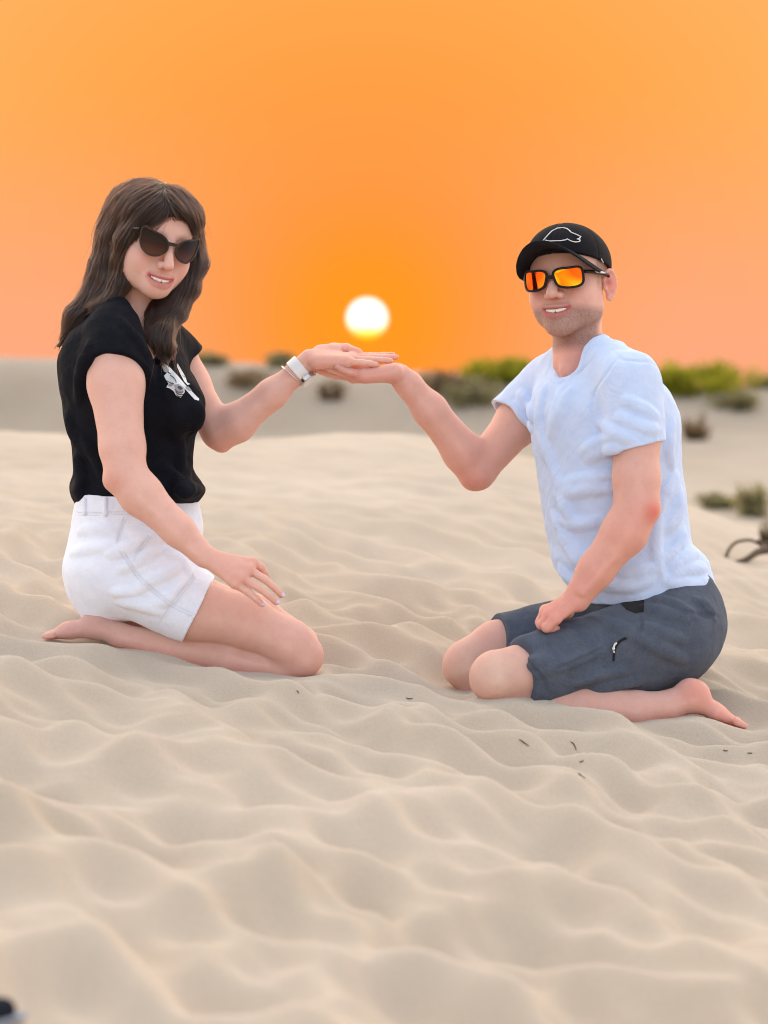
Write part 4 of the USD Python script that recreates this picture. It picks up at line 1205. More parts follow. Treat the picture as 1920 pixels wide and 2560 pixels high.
foldsM = [dict(l=[(1400, 975), (1392, 1020), (1378, 1080)], r=.009, h=.003), dict(l=[(1425, 975), (1405, 1020), (1380, 1090)], r=.009, h=.003), dict(l=[(1362, 965), (1350, 1020), (1345, 1090)], r=.009, h=.003), dict(l=[(1345, 1010), (1352, 1080), (1365, 1150)], r=.012, h=.003),
          dict(l=[(1535, 1095), (1500, 1105), (1460, 1130)], r=.010, h=.005), dict(l=[(1540, 1120), (1505, 1128), (1470, 1150)], r=.010, h=.004), dict(l=[(1545, 1185), (1480, 1195), (1400, 1215)], r=.013, h=.006), dict(l=[(1540, 1220), (1470, 1222), (1395, 1240)], r=.013, h=.006),
          dict(l=[(1360, 1100), (1385, 1170), (1410, 1235)], r=.014, h=.005), dict(l=[(1405, 1240), (1420, 1280), (1435, 1310)], r=.014, h=.006), dict(l=[(1385, 1290), (1430, 1310), (1500, 1300)], r=.012, h=.004), dict(l=[(1390, 1300), (1430, 1360), (1480, 1400)], r=.014, h=.006),
          dict(l=[(1400, 1340), (1440, 1390), (1470, 1425)], r=.012, h=.005), dict(l=[(1405, 1420), (1430, 1450), (1460, 1462)], r=.013, h=.006), dict(l=[(1560, 1000), (1600, 1015), (1640, 1040)], r=.010, h=.0014), dict(l=[(1545, 1040), (1590, 1060), (1640, 1075)], r=.010, h=.0014),
          dict(l=[(1500, 1060), (1530, 1080), (1580, 1098)], r=.010, h=.0014), dict(l=[(1680, 1060), (1672, 1110), (1680, 1170)], r=.012, h=.005), dict(l=[(1692, 1190), (1665, 1230), (1640, 1290)], r=.013, h=.006), dict(l=[(1700, 1230), (1690, 1290), (1650, 1330)], r=.013, h=.006),
          dict(l=[(1710, 1330), (1690, 1370), (1640, 1400)], r=.012, h=.006), dict(l=[(1645, 1300), (1640, 1380), (1655, 1440)], r=.011, h=.006), dict(l=[(1740, 1380), (1710, 1400), (1680, 1420)], r=.012, h=.006), dict(l=[(1765, 1420), (1720, 1425), (1680, 1440)], r=.011, h=.005),
          dict(l=[(1770, 1450), (1720, 1462), (1660, 1450)], r=.011, h=.004), dict(l=[(1560, 1440), (1600, 1425), (1640, 1420)], r=.012, h=.004), dict(l=[(1500, 1460), (1560, 1465), (1630, 1445)], r=.012, h=.004), dict(l=[(1300, 985), (1320, 1010), (1330, 1050)], r=.009, h=.004), dict(l=[(1285, 1010), (1310, 1040), (1330, 1075)], r=.009, h=.004)]
strokes(t, t_base, foldsM, k=0.014)
seamsM = [[(1532, 875), (1560, 900), (1620, 905), (1660, 935)], [(1548, 893), (1510, 940), (1482, 1000), (1480, 1050), (1495, 1090), (1506, 1112)], [(1398, 958), (1440, 935), (1490, 885)],
          ]
t_base = t.copy()
strokes(t, t_base, seamsM, r=0.0045, height=0.003, k=0.003, n=24, groove=True)
t.disp(lambda P: 0.0018 * wob(P, 40, 12) + 0.0012 * wob(P, 90, 13) + 0.0006 * wob(P, 180, 14))
# open collar, sleeve ends and hem
neck_hole = rcone(at(1452, 795, 4.955), at(1414, 893, 4.925), 0.061, 0.046)
t_pre = t.copy()
_nl, _nh = neck_hole[1] - 0.02, neck_hole[2] + 0.02
t.add((lambda P: np.maximum(t_pre.eval(P, P.min(0), P.max(0)) - F32(0.0026), neck_hole[0](P) - F32(0.017)), _nl, _nh), 0.001)
t.sub(neck_hole, 0.004)
t.sub(cut(rcone(at(1320, 1015, 5.13), at(1250, 1090, 5.135), 0.057, 0.061), (at(1300, 1036, 5.13), gS - gE)), 0.002)


def hem_cut(P):
    x = P[:, 0]
    zh = np.interp(x, HX, HZ).astype(F32)
    return -((zh + F32(0.5)) - P[:, 2]) + F32(0.5)


hemM = [at(1405, 1452, 4.85), at(1432, 1490, 4.85), at(1480, 1512, 4.83), at(1530, 1507, 4.82), at(1580, 1500, 4.82), at(1640, 1504, 4.82), at(1720, 1498, 4.86), at(1775, 1492, 4.95), at(1860, 1486, 4.95)]
HX, HZ = np.array([p[0] for p in hemM]), np.array([p[2] for p in hemM])
t.sub(((lambda P: P[:, 2] - np.interp(P[:, 0], HX, HZ).astype(F32) - F32(0.12) * (P[:, 1] - F32(4.85))), np.full(3, -9e9), np.full(3, 9e9)), 0.003)
V, Fc = t.mesh(0.0029, 1)
shirt = obj('tshirt', (V, Fc), pale_shirt, M_)
tag(shirt, 'pale blue-white cotton crew neck t-shirt')
sp_ = str(shirt.GetPath())

# shorts
s = Sculpt()
s.add(ell(at(1680, 1568, 4.90), (0.112, 0.120, 0.115)), 0.03)
s.add(ell(at(1660, 1560, 5.03), (0.112, 0.110, 0.112)), 0.03)
s.add(rcone(at(1620, 1470, 4.97), at(1640, 1540, 4.96), 0.135, 0.145, np.array([0.3, -1, 0.0]), 1.2), 0.03)
lA, lC = hB - hA, hD - hC
lA, lC = lA / np.linalg.norm(lA), lC / np.linalg.norm(lC)
s.add(cut(rcone(hA, hB + lA * 0.06, 0.108, 0.0675), (hB, np.array([lA[0], lA[1], lA[2] + 0.10]))), 0.03)
s.add(cut(rcone(at(1600, 1660, 4.80), hB + lA * 0.06 - np.array([0, 0, 0.01]), 0.065, 0.058), (hB, np.array([lA[0], lA[1], lA[2] + 0.10]))), 0.03)
s.add(cut(rcone(hC, hD + lC * 0.06, 0.105, 0.0645), (hD, np.array([lC[0], lC[1], lC[2] + 0.12]))), 0.03)
s_base = s.copy()
foldsT = [dict(l=[(1280, 1615), (1320, 1600), (1380, 1580)], r=.011, h=.005), dict(l=[(1300, 1625), (1350, 1605), (1420, 1580)], r=.010, h=.003), dict(l=[(1300, 1680), (1330, 1660), (1370, 1650)], r=.010, h=.004), dict(l=[(1350, 1680), (1420, 1655), (1510, 1620)], r=.012, h=.004),
          dict(l=[(1480, 1545), (1530, 1560), (1590, 1590), (1640, 1605)], r=.013, h=.005), dict(l=[(1600, 1570), (1650, 1585), (1710, 1600)], r=.012, h=.006), dict(l=[(1610, 1520), (1660, 1530), (1720, 1550)], r=.011, h=.004), dict(l=[(1640, 1500), (1690, 1515), (1740, 1540)], r=.011, h=.004),
          dict(l=[(1600, 1600), (1660, 1625), (1710, 1650)], r=.014, h=.006), dict(l=[(1440, 1710), (1500, 1690), (1570, 1680)], r=.012, h=.004), dict(l=[(1480, 1725), (1540, 1712), (1600, 1705)], r=.012, h=.005), dict(l=[(1740, 1500), (1770, 1520), (1785, 1545)], r=.010, h=.004)]
strokes(s, s_base, foldsT, k=0.013)
s_base = s.copy()
strokes(s, s_base, [[(1395, 1672), (1450, 1650), (1500, 1625), (1530, 1600)], [(1706, 1530), (1750, 1535), (1803, 1543)], [(1370, 1735), (1358, 1700), (1330, 1665), (1285, 1626)], [(1602, 1540), (1600, 1570), (1585, 1588)], [(1252, 1630), (1240, 1612), (1232, 1600)]], r=0.0055, height=0.0045, k=0.003, n=24, groove=True)
s.disp(lambda P: 0.0020 * wob(P, 42, 21) + 0.0014 * wob(P, 95, 22))
s.sub(rcone(hB - lA * 0.015, hB + lA * 0.07, 0.0590, 0.0590), 0.002)
s.sub(rcone(hD - lC * 0.015, hD + lC * 0.07, 0.0560, 0.0560), 0.002)
V, Fc = s.mesh(0.0029, 1)
shorts_m = obj('shorts', (V, Fc), grey_shorts_cloth, M_)
tag(shorts_m, 'charcoal grey hiking shorts with a zipped thigh pocket')
zp = str(shorts_m.GetPath())
patch(s, [(1552, 1498), (1611, 1500), (1609, 1530), (1588, 1533), (1566, 1524), (1554, 1512)], M_, 'pocket_opening', dark_cloth, 0.0014, parent=zp)
# zip: dark tape, silver pull
P, Dv, ok = trace(s, *smooth_line([(1566, 1595), (1548, 1605), (1537, 1625), (1534, 1652)], 16).T)
obj('zip_tape', tube(P - Dv * 0.0002, 0.0028, 6), dark_cloth, zp)
P, Dv, ok = trace(s, *smooth_line([(1541, 1607), (1535, 1615), (1533, 1628)], 8).T)
obj('zip_pull', tube(P - Dv * 0.005, [0.003, 0.0036, 0.0030, 0.0024, 0.0030, 0.0040, 0.0040, 0.002], 8), steel, zp)
P, Dv, ok = trace(s, [1535, 1535.5], [1630, 1634])
obj('zip_dot', disc(P[0] - Dv[0] * 0.005, -Dv[0], 0.0022, 0.002), white_thread, zp, smooth=30)
P, Dv, ok = trace(s, *smooth_line([(1284, 1620), (1280, 1626), (1284, 1634)], 8).T)
obj('label_tag', tube(P - Dv * 0.001, 0.003, 6), grey_print, zp)

# cap
t = Sculpt()
cp = Sculpt()
cp.add(mh.ell((0, 0.012, 0.032), (0.0840, 0.1075, 0.083)), 0.01)
cp.add(mh.ell((0, -0.024, 0.052), (0.074, 0.076, 0.060)), 0.02)
zc_, tl = 0.030, 0.30
pn = mh.R @ np.array([0, -0.24, -1.0])
cp2 = Sculpt()
f0, lo0, hi0 = cp.ops[0][0]
f1, lo1, hi1 = cp.ops[1][0]
pc = mh(0, -0.085, 0.046)


def crown_fn(P):
    d = Sculpt.blend(f0(P), f1(P), 0.02, 1)
    d = np.maximum(d, (P - pc.astype(F32)) @ (pn / np.linalg.norm(pn)).astype(F32))
    return d


cp2.add((crown_fn, np.minimum(lo0, lo1), np.maximum(hi0, hi1)), 0)
seam_ang = [0, 60, 120, 180, 240, 300]


def cap_seams(P):
    q_ = mh.local(P).astype(F32)
    a_ = np.degrees(np.arctan2(q_[:, 0], -(q_[:, 1] - 0.012)))
    r_ = np.hypot(q_[:, 0], q_[:, 1] - 0.012)
    d_ = np.min([np.abs((a_ - s0 + 180) % 360 - 180) for s0 in seam_ang], 0) * np.pi / 180 * r_
    return (0.0016 * np.exp(-(d_ / 0.0022)**2)).astype(F32)


cp2.disp(cap_seams)
cp2.sub(mh.ell((0, 0.012, 0.032), (0.0785, 0.1010, 0.0755)), 0.001)
V, Fc = cp2.mesh(0.0023)
capo = obj('cap', (V, Fc), cap_cloth, M_)
tag(capo, 'black baseball cap with a white outlined animal emblem')
kp = str(capo.GetPath())


def brim_fn(P):
    q_ = mh.local(P).astype(F32)
    x, y, z = q_[:, 0], q_[:, 1], q_[:, 2]
    zs = F32(0.058) - (y + F32(0.085)) * F32(0.10) - F32(7.0) * x * x
    plan = np.sqrt((x / F32(0.084))**2 + ((y + F32(0.055)) / F32(0.118))**2)
    return np.maximum(np.maximum((np.abs(z - zs) - F32(0.0028)) / np.sqrt(F32(1.01) + (F32(14) * x)**2), (plan - 1) * F32(0.075)), -F32(1) * (np.sqrt((x / F32(0.078))**2 + ((y - F32(0.012)) / F32(0.100))**2) - 1) * F32(0.07)) * F32(mh.s)


bs = Sculpt()
cc = np.array([mh(x, y, z) for x in (-.1, .1) for y in (-.2, 0) for z in (-.06, .08)])
bs.add((brim_fn, cc.min(0), cc.max(0)), 0)
V, Fc = bs.mesh(0.0020)
obj('brim', (V, Fc), cap_cloth, kp)
full_cap = cp2.copy()
full_cap.add((brim_fn, cc.min(0), cc.max(0)), 0)


def z2(x, y):
    return (1260 + x * 320 / 1659, 540 + y * 320 / 1659)


emb = [(480, 348), (535, 285), (580, 235), (620, 195), (690, 158), (760, 150), (815, 163), (850, 190), (870, 212), (930, 235), (998, 268), (970, 296), (945, 294), (988, 312), (978, 330), (930, 338), (880, 328), (845, 312), (822, 298), (790, 312), (730, 320), (640, 322), (580, 326), (545, 314), (515, 330), (484, 350)]
e2_ = np.array([z2(*p) for p in emb])
e2_ = np.vstack([np.linspace(a_, b_, 4)[:-1] for a_, b_ in zip(e2_[:-1], e2_[1:])] + [e2_[-1:]])
P, Dv, ok = trace(cp2, e2_[:, 0], e2_[:, 1])
P, Dv = P[ok], Dv[ok]
jump = np.flatnonzero(np.linalg.norm(np.diff(P, axis=0), axis=1) > 0.02)
obj('emblem', join([tube(c_, 0.0013, 6) for c_ in np.split(P - Dv * 0.0006, jump + 1) if len(c_) > 2]), white_thread, kp)
# the small emblem on its side
for ln in ([(1262, 552), (1250, 640), (1308, 684), (1306, 655), (1262, 552)], [(1285, 590), (1300, 660)], [(1272, 600), (1268, 640)], [(1270, 605), (1284, 600)], [(1272, 625), (1288, 628)]):
    e3_ = np.array([z2(*p) for p in ln])
    e3_ = np.vstack([np.linspace(a_, b_, 5) for a_, b_ in zip(e3_[:-1], e3_[1:])])
    P, Dv, ok = trace(cp2, e3_[:, 0], e3_[:, 1])
    if ok.sum() > 3:
        obj('side_emblem', tube(P[ok] - Dv[ok] * 0.0006, 0.0009, 6), white_thread, kp)

# sunglasses
wrap = outline([(x * 1.05, y * 1.04) for x, y in [(0.0095, 0.010), (0.020, 0.0150), (0.038, 0.0155), (0.0590, 0.0140), (0.0610, 0.004), (0.0585, -0.0125), (0.046, -0.0175), (0.028, -0.0175), (0.0155, -0.0130), (0.0105, -0.002)]])
mirror = mat('orange_mirror_lens', {
    'pos': ('geometry', {}), 'n': ('noise_texture', {'scale': 14.0, 'detail': 1.0}), 'r': ('rgb_ramp', {'ramp': [(0.40, (1.0, 0.62, 0.03)), (0.60, (1.0, 0.16, 0.015))]}),
    'p': ('principled_bsdf', {'metallic': 1.0, 'roughness': 0.04}),
}, [('pos.position', 'n.vector'), ('n.fac', 'r.fac'), ('r.color', 'p.base_color')], 'p.BSDF')
gp = glasses(mh, wrap, 0.0048, mirror, black_plastic, 0.092, -0.1130, -0.004, 0.06, None, None, None, M_, 'black wraparound sunglasses with orange mirrored lenses')
for s_ in (-1, 1):
    ln = smooth_line([mh(s_ * 0.0645, -0.086, 0.006), mh(s_ * 0.077, -0.050, 0.005), mh(s_ * 0.082, 0.004, 0.002), mh(s_ * 0.081, 0.022, -0.006)], 14)
    m = tube(ln, 0.0042, 8)
    tm = obj('temple', m, black_plastic, gp)
    obj('temple_print', tube(ln[3:10] + mh.R @ np.array([s_ * 0.0020, 0, 0.0008]), [0.002, 0.0032, 0.0032, 0.003, 0.0028, 0.0024, 0.0015], 8), silver_print, gp)


# ------------------------------------------------------------------ the woman's hair
hv = Sculpt()
hv.add(wh.ell((0, 0.018, 0.036), (0.0875, 0.107, 0.077)), 0.02)
hv.add(wh.ell((0, -0.035, 0.056), (0.070, 0.062, 0.046)), 0.03)
hv.sub(wh.ell((0.006, -0.124, -0.036), (0.0600, 0.088, 0.099)), 0.012)


def mass(pts, k=0.025):
    for (x0, y0, Y0, r0), (x1, y1, Y1, r1) in zip(pts[:-1], pts[1:]):
        hv.add(rcone(at(x0, y0, Y0), at(x1, y1, Y1), r0, r1), k)


mass([(305, 590, 4.89, .052), (280, 680, 4.895, .043), (240, 745, 4.885, .030), (198, 788, 4.875, .021), (168, 838, 4.87, .009)])
mass([(378, 528, 4.840, .012), (350, 566, 4.826, .012), (330, 615, 4.828, .012), (312, 675, 4.835, .012)])
mass([(362, 545, 4.818, .011), (346, 566, 4.808, .011), (322, 590, 4.812, .015), (306, 640, 4.83, .014)])
mass([(322, 630, 4.838, .014), (303, 700, 4.838, .015), (283, 742, 4.835, .013), (240, 765, 4.83, .010)])
mass([(345, 600, 4.96, .075), (300, 720, 4.965, .055), (240, 790, 4.94, .028)])
mass([(476, 585, 4.93, .026), (481, 650, 4.92, .025), (465, 712, 4.90, .023), (438, 770, 4.87, .020), (408, 825, 4.815, .016), (406, 850, 4.80, .013), (420, 862, 4.795, .010)])
mass([(430, 740, 4.94, .030), (400, 790, 4.88, .024), (388, 838, 4.83, .012)])
hv.disp(lambda P: 0.0022 * wob(P, 60, 31) + 0.0016 * wob(P, 140, 32))
V, Fc = hv.mesh(0.0032)
hair_dark = plain('hair_depth', (0.020, 0.011, 0.008), 0.7)
hairobj = obj('hair', (V, Fc), hair_dark, W)
tag(hairobj, 'long dark brown hair with a swept fringe')

flow = [
    [(395, 458), (340, 478), (292, 530), (264, 600), (247, 660), (215, 735), (166, 812), (150, 872)],
    [(400, 468), (350, 492), (308, 550), (284, 620), (266, 680), (235, 742), (188, 797)],
    [(404, 482), (364, 508), (328, 560), (304, 630), (288, 690), (262, 738), (216, 778)],
    [(407, 500), (378, 518), (350, 555), (328, 602), (308, 648), (298, 700), (284, 738), (250, 766)],
    [(408, 512), (392, 522), (372, 538), (350, 562), (335, 590)],
    [(403, 460), (445, 478), (475, 520), (493, 580), (497, 640), (487, 690), (462, 737), (435, 782), (415, 830), (420, 862)],
    [(408, 482), (443, 506), (468, 548), (480, 610), (482, 660), (472, 705), (448, 748), (425, 792), (402, 838)],
    [(410, 502), (434, 518), (454, 545), (466, 590), (470, 640), (463, 690), (445, 728), (415, 775), (390, 830)],
]
GP, GT = [], []
for ln in flow:
    p = smooth_line(ln, 40)
    P, Dv, ok = trace(hv, p[:, 0], p[:, 1])
    P = P[ok]
    for dy in (0.0, 0.06, 0.13):
        Q = P + np.array([0, dy, 0])
        GP.append(Q)
        GT.append(np.gradient(P, axis=0))
GP, GT = np.vstack(GP), np.vstack(GT)
GT /= np.linalg.norm(GT, axis=1, keepdims=True) + 1e-9
gtree = cKDTree(GP)


def hair_dir(P):
    d, i = gtree.query(P, k=10)
    w = 1 / (d**2 + 0.004**2)
    T = (GT[i] * w[..., None]).sum(1)
    return T / (np.linalg.norm(T, axis=1, keepdims=True) + 1e-9)


def hair_sdf(P):
    """Distance and outward direction at points, worked out in boxes so that far shapes are left out."""
    e = 0.003
    key = np.floor(P / 0.06).astype(np.int64) @ np.array([1000003, 10007, 1])
    order = np.argsort(key, kind='stable')
    d, N = np.zeros(len(P)), np.zeros((len(P), 3))
    for g in np.split(order, np.flatnonzero(np.diff(key[order])) + 1):
        q = P[g]
        lo, hi = q.min(0) - e, q.max(0) + e
        d[g] = hv.eval(q, lo, hi)
        for k in range(3):
            N[g, k] = hv.eval(q + np.eye(3)[k] * e, lo, hi) - d[g]
    return d, N / (np.linalg.norm(N, axis=1, keepdims=True) + 1e-9)


rng = np.random.default_rng(77)
tri = V[Fc]
area = np.linalg.norm(np.cross(tri[:, 1] - tri[:, 0], tri[:, 2] - tri[:, 0]), axis=1)
cen = tri.mean(1)
front = np.where(cen[:, 1] < 4.97, 1.0, 0.25)
NS, NP = 13000, 12
pick = rng.choice(len(Fc), NS, p=area * front / (area * front).sum())
P = cen[pick] + rng.normal(0, 0.0012, (NS, 3))
off = np.abs(rng.normal(0, 0.0022, NS)) + 0.0002
off[rng.random(NS) < 0.05] += 0.004
clump = rng.normal(0, 1, (400, 3))
ctree = cKDTree(V[rng.integers(0, len(V), 400)])
_, cid = ctree.query(P)
length = rng.uniform(0.05, 0.12, NS)
step = length / (NP - 1)
path = [P]
T = hair_dir(P)
for q in range(NP - 1):
    d, N = hair_sdf(P)
    T2 = hair_dir(P) + 0.10 * clump[cid]
    T2 -= N * (T2 * N).sum(1, keepdims=True) * 0.9
    T2 /= np.linalg.norm(T2, axis=1, keepdims=True) + 1e-9
    T = 0.55 * T + 0.45 * T2
    T /= np.linalg.norm(T, axis=1, keepdims=True) + 1e-9
    corr = np.clip(off - d, -0.004, 0.006)
    corr = np.where(d > 0.012, -0.0004, corr)                      # past the ends strands simply run on
    P = P + T * (step * np.clip(1.5 - np.maximum(d, 0) / 0.016, 0.2, 1.0))[:, None] + N * (corr * 0.6)[:, None]
    path.append(P)
strands = np.stack(path, 1)
d0_, N0_ = hair_sdf(strands[:, 0])
# loose hairs that leave the outline
NF = 260
pf = rng.choice(len(Fc), NF, p=area * front / (area * front).sum())
Pq = cen[pf]
T = hair_dir(Pq)
loose = [Pq]
dev = rng.normal(0, 0.55, (NF, 3))
stp = rng.uniform(0.06, 0.13, NF) / (NP - 1)
_, N = hair_sdf(Pq)
for q in range(NP - 1):
    T = 0.6 * T + 0.4 * hair_dir(Pq) + (dev + N * 0.5) * 0.07 + np.array([0, 0, -0.03])
    T /= np.linalg.norm(T, axis=1, keepdims=True)
    Pq = Pq + T * stp[:, None]
    loose.append(Pq)
strands = np.concatenate([strands, np.stack(loose, 1)])
n_all = len(strands)
wid = np.concatenate([rng.uniform(0.0008, 0.0018, NS), rng.uniform(0.00035, 0.0006, NF)])
taper = np.interp(np.linspace(0, 1, NP), [0, 0.15, 0.6, 1], [0.5, 1, 0.9, 0.15])
hair_mat = mat('brown_hair', {
    'info': ('hair_info', {}), 'n': ('white_noise_texture', {'dimensions': '1D'}),
    'r': ('rgb_ramp', {'ramp': [(0.0, (0.003, 0.0014, 0.001)), (0.6, (0.010, 0.0040, 0.0023)), (0.88, (0.034, 0.0135, 0.007)), (1.0, (0.095, 0.040, 0.020))]}),
    'h': ('principled_hair_bsdf', {'model': 'Chiang', 'parametrization': 'Direct coloring', 'roughness': 0.35, 'radial_roughness': 0.4, 'random_roughness': 0.2}),
}, [('info.index', 'n.w'), ('n.value', 'r.fac'), ('r.color', 'h.color')], 'h.BSDF')
curves = UsdGeom.BasisCurves.Define(stage, numbered(f'{hairobj.GetPath()}/strands'))
curves.CreateTypeAttr('cubic')
curves.CreateBasisAttr('catmullRom')
curves.CreateWrapAttr('pinned')
curves.CreateCurveVertexCountsAttr(Vt.IntArray.FromNumpy(np.full(n_all, NP, np.int32)))
curves.CreatePointsAttr(Vt.Vec3fArray.FromNumpy(strands.reshape(-1, 3).astype(np.float32)))
curves.CreateWidthsAttr(Vt.FloatArray.FromNumpy((wid[:, None] * taper[None]).ravel().astype(np.float32)))
curves.SetWidthsInterpolation('vertex')
UsdShade.MaterialBindingAPI.Apply(curves.GetPrim()).Bind(hair_mat)
tag(curves, kind='stuff')


# ------------------------------------------------------------------ plants on the dunes
def leafy(name, c, tr, var=0.5):
    lo, hi = tuple(x * (1 - var) for x in c), tuple(x * (1 + var) for x in c)
    return mat(name, {
        'g': ('geometry', {}), 'r': ('rgb_ramp', {'ramp': [(0.0, lo), (1.0, hi)]}), 'd': ('diffuse_bsdf', {}), 't': ('translucent_bsdf', {'color': tr}), 'm': ('mix_closure', {'fac': 0.4}),
    }, [('g.random_per_island', 'r.fac'), ('r.color', 'd.color'), ('d.BSDF', 'm.closure1'), ('t.BSDF', 'm.closure2')], 'm.closure')


green_leaf = leafy('green_leaf', (0.33, 0.34, 0.045), (0.44, 0.43, 0.035))
olive_leaf = leafy('olive_leaf', (0.44, 0.40, 0.23), (0.42, 0.37, 0.16))
brown_leaf = leafy('dry_brown_leaf', (0.36, 0.26, 0.17), (0.34, 0.24, 0.12))
straw_leaf = leafy('straw_leaf', (0.20, 0.14, 0.055), (0.2, 0.13, 0.04))
bark = plain('dry_bark', (0.10, 0.068, 0.042), 0.9)
dark_bark = plain('dark_bark', (0.055, 0.038, 0.026), 0.9)


def ground_hit(px, py):
    """Where the camera's ray through a pixel first meets the sand; a ray that misses is lowered until it does."""
    t_ = np.concatenate([np.linspace(1.8, 9, 2400), np.linspace(9.01, 40, 3000)])
    while True:
        a = at(px, py, 1.0) - np.array([0, 0, EYE])
        P = np.array([0, 0, EYE]) + a * t_[:, None]
        below = P[:, 2] < ground_at(np.stack([P[:, 1], P[:, 0]], 1))
        if below.any():
            return P[np.argmax(below)]
        py += 1.5


def shrub(px, py0, wpx, hpx, leaf, label, category, seed, group=None, grassy=False, n=520, deep=0.7):
    """A shrub rooted in the sand: stems that fork, and leaves gathered in uneven clumps round their tips."""
    r = np.random.default_rng(seed)
    x, Y, z = ground_hit(px, py0)
    z = gz(x, Y)
    Wd, Ht = wpx * Y / FPX, 0.84 * hpx * Y / FPX
    root = thing('grass_tuft' if grassy else 'shrub', label, category, group)
    root.AddTranslateOp().Set((x, Y, z))
    path = str(root.GetPath())
    ns = 26 if grassy else 16
    tips, stems = [], []
    for k in range(ns):
        a = r.uniform(0, 2 * np.pi)
        rr = math.sqrt(r.uniform(0.02, 1))
        tip = np.array([math.cos(a) * rr * Wd * 0.46, math.sin(a) * rr * Wd * 0.46 * deep, Ht * r.uniform(0.45, 0.95) * (1 - 0.45 * rr**2)])
        base = np.array([tip[0] * 0.35, tip[1] * 0.35, -0.03 - 0.02 * rr])
        mid = base * 0.5 + tip * 0.5 + np.array([0, 0, Ht * 0.10])
        stems.append(tube(smooth_line([base, mid, tip], 6), np.linspace(0.012, 0.004, 6) * (0.4 if grassy else 1.0) * max(Ht, 0.15) * 2, 5))
        tips.append(tip)
    obj('stem', join(stems), dark_bark if leaf is brown_leaf else bark, path)
    tips = np.array(tips)
    w = r.uniform(0.3, 1.0, ns)
    c = tips[r.choice(ns, n, p=w / w.sum())]
    if grassy:
        t0 = np.concatenate([c[:, :2] * r.uniform(0.1, 0.6, (n, 1)), np.zeros((n, 1))], 1)
        t1 = c * r.uniform(0.6, 1.15, (n, 1)) + r.normal(0, 0.05 * Wd, (n, 3))
        t1[:, 2] = np.abs(t1[:, 2])
        side = r.normal(0, 1, (n, 3))
        side /= np.linalg.norm(side, axis=1, keepdims=True)
        wd = 0.014 * Wd * r.uniform(0.5, 1.2, (n, 1))
        V = np.stack([t0 - side * wd, t0 + side * wd, t1], 1).reshape(-1, 3)
        Fc = np.arange(3 * n).reshape(-1, 3)
    else:
        p = c + r.normal(0, 1, (n, 3)) * np.array([0.085 * Wd, 0.085 * Wd * deep, 0.13 * Ht])
        low_ = r.random(n) < 0.35
        p[low_, 2] *= r.uniform(0.0, 0.5, low_.sum())
        p[low_, :2] *= 0.75
        p[:, 2] = np.maximum(p[:, 2], -0.06 * Ht)
        u_ = r.normal(0, 1, (n, 3))
        u_ /= np.linalg.norm(u_, axis=1, keepdims=True)
        v_ = np.cross(u_, r.normal(0, 1, (n, 3)))
        v_ /= np.linalg.norm(v_, axis=1, keepdims=True)
        L = (0.020 + 0.030 * math.sqrt(Wd)) * r.uniform(0.6, 1.3, (n, 1))
        V = np.stack([p - u_ * L, p + v_ * L * 0.42, p + u_ * L, p - v_ * L * 0.42], 1).reshape(-1, 3)
        Fc = (np.arange(n)[:, None] * 4 + np.array([[0, 1, 2, 3]])).reshape(-1, 4)
    tag(obj('foliage', (V, Fc), leaf, path, smooth=False), kind='stuff')
    return root


shrub(520, 912, 95, 34, olive_leaf, 'low dark tuft on the dune crest just right of the woman in black', 'shrub', 1)
shrub(628, 966, 120, 62, brown_leaf, 'dark brown shrub on the dune slope below the woman\'s raised forearm', 'shrub', 2, n=300)
shrub(700, 916, 90, 40, olive_leaf, 'small olive tuft on the crest left of the touching hands', 'shrub', 3)
shrub(831, 1002, 66, 62, brown_leaf, 'small dark shrub on open sand directly below the two joined hands', 'shrub', 4, n=300)
shrub(1105, 982, 130, 74, brown_leaf, 'dark brown shrub on the crest just right of the man\'s wrist', 'shrub', 5)
shrub(1250, 955, 230, 70, green_leaf, 'bright green bush on the crest left of the man\'s neck', 'bush', 6, n=900)
shrub(1185, 1015, 130, 84, olive_leaf, 'grey green shrub on the slope above the man\'s bent elbow', 'shrub', 7)
shrub(1760, 985, 300, 92, green_leaf, 'wide bright green bush on the crest behind the man\'s shoulder', 'bush', 8, n=1500)
shrub(1835, 1022, 120, 50, olive_leaf, 'low grey brown shrub below the right end of the wide green bush', 'shrub', 9)
shrub(1738, 1100, 120, 110, brown_leaf, 'dry brown spiky tuft on bare sand right of the man\'s sleeve', 'grass', 10, grassy=True, n=800)
shrub(1880, 1292, 110, 86, olive_leaf, 'grey green bush at the right picture edge behind the near dune crest', 'shrub', 11)
shrub(1790, 1272, 100, 44, olive_leaf, 'faint low shrub peeping over the near crest behind the man\'s back', 'shrub', 12)
shrub(1918, 1365, 60, 120, straw_leaf, 'straw yellow tuft cut by the right picture edge', 'grass', 13, grassy=True, n=500)
shrub(1935, 966, 160, 40, olive_leaf, 'thin dark green scrub on the horizon at the far right edge', 'shrub', 14)


# dry branch lying on the slope
g0 = ground_hit(1850, 1405)
DB = thing('dry_branch', 'bare grey brown branch curling over the sand behind the man', 'branch')
Yb = g0[1]


def bp(x, y, dy=0.0):
    return at(x, y, Yb + dy)


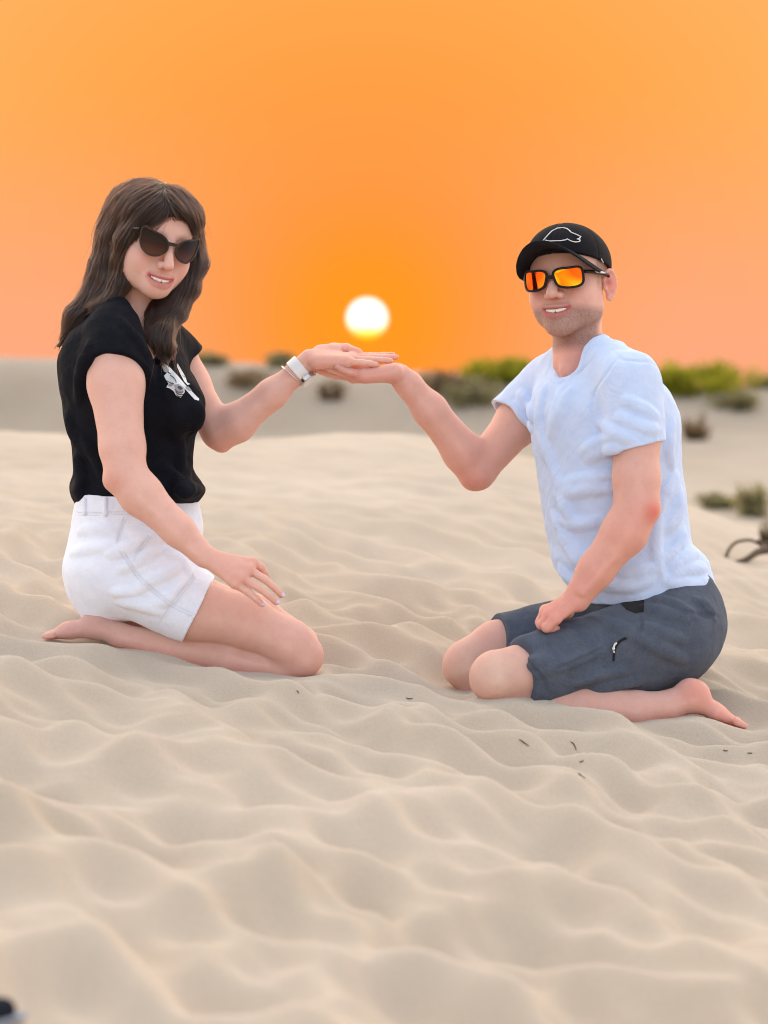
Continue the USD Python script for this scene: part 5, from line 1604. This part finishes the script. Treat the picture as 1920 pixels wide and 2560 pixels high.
for nm, pts, r0, r1 in (('limb', [(1965, 1370, 0.1), (1900, 1378, 0.05), (1862, 1400, 0), (1835, 1408, 0), (1812, 1402, 0), (1796, 1420, -0.02)], 0.016, 0.006),
                        ('twig', [(1814, 1403, 0), (1822, 1375, 0.05), (1845, 1354, 0.1), (1875, 1350, 0.12), (1900, 1362, 0.1), (1915, 1378, 0.06)], 0.007, 0.004),
                        ('twig', [(1815, 1402, 0), (1800, 1393, 0.05), (1778, 1394, 0.08)], 0.006, 0.003), ('twig', [(1812, 1402, 0), (1822, 1425, -0.05)], 0.005, 0.002),
                        ('twig', [(1838, 1408, 0), (1850, 1425, -0.05), (1858, 1428, -0.06)], 0.004, 0.002), ('twig', [(1895, 1352, 0.1), (1935, 1358, 0.15), (1970, 1350, 0.2)], 0.006, 0.004)):
    p = smooth_line([bp(*q) for q in pts], 14)
    if len(pts) == 2:
        p = smooth_line([bp(*pts[0]), bp(*pts[1])], 14)
    obj(nm, tube(p, np.linspace(r0, r1, 14), 7), bark, str(DB.GetPath()))

# bits of twig on the sand
bits = [((1298, 1852), (1312, 1862), (1322, 1868), 'short dark twig on the sand just below the man\'s knees'), ((1426, 1856), (1436, 1866), (1440, 1879), 'thin upright twig on the sand below the man\'s shin'),
        ((1448, 1908), (1455, 1906), (1458, 1904), 'tiny dark speck of twig on the slope below the man\'s leg'), ((1450, 1942), (1457, 1945), (1463, 1948), 'short thick twig bit lowest of the bits below the man'),
        ((1808, 1879), (1814, 1880), (1820, 1879), 'small dark twig bit below the man\'s toes'), ((1868, 1886), (1874, 1887), (1881, 1886), 'small dark twig bit nearest the right picture edge'),
        ((1015, 1747), (1022, 1749), (1032, 1749), 'small brown twig on the sand left of the man\'s far knee'), ((742, 1728), (745, 1732), (747, 1736), 'tiny dark speck on the sand under the woman\'s knee')]
for a_, b_, c_, lab in bits:
    p = np.array([ground_hit(*q) for q in (a_, b_, c_)])
    p[:, 2] = [gz(q[0], q[1]) + 0.0015 for q in p]
    tw = obj('twig', tube(smooth_line(p, 7), [0.0006, 0.0011, 0.0012, 0.0012, 0.0011, 0.001, 0.0006], 6), bark)
    tag(tw, lab, 'twig')

# the toe of a dark shoe at the bottom left corner
g1 = ground_hit(20, 2556)
sh = thing('shoe', 'rounded toe of a dark navy shoe poking in at the bottom left corner', 'shoe')
navy = cloth('navy_canvas', (0.008, 0.011, 0.020), (0.014, 0.018, 0.030), 500.0)
grey_rubber = plain('grey_rubber', (0.22, 0.25, 0.30), 0.7)
zt = at(28, 2488, g1[1])[2]
sd = np.array([0.80, 0.60, 0.0])
c0 = np.array([g1[0] + 0.004, g1[1] + 0.005, gz(g1[0], g1[1])])
hgt = max(zt - c0[2], 0.03)
su = Sculpt()
su.add(rcone(c0 - sd * 0.012 + [0, 0, hgt * 0.45], c0 - sd * 0.16 + [0, 0, hgt * 0.62], hgt * 0.50, 0.050, np.array([0, 0, 1.0]), 0.95), 0.01)
su.add(rcone(c0 - sd * 0.10 + [0, 0, hgt * 0.8], c0 - sd * 0.20 + [0, 0, hgt * 1.2], 0.030, 0.045), 0.02)
obj('upper', su.mesh(0.003), navy, str(sh.GetPath()))
so = Sculpt()
so.add(rcone(c0 + sd * 0.004 + [0, 0, 0.004], c0 - sd * 0.20 + [0, 0, 0.006], hgt * 0.52, 0.050, np.array([0, 0, 1.0]), 0.30), 0.01)
obj('sole', so.mesh(0.003), grey_rubber, str(sh.GetPath()))
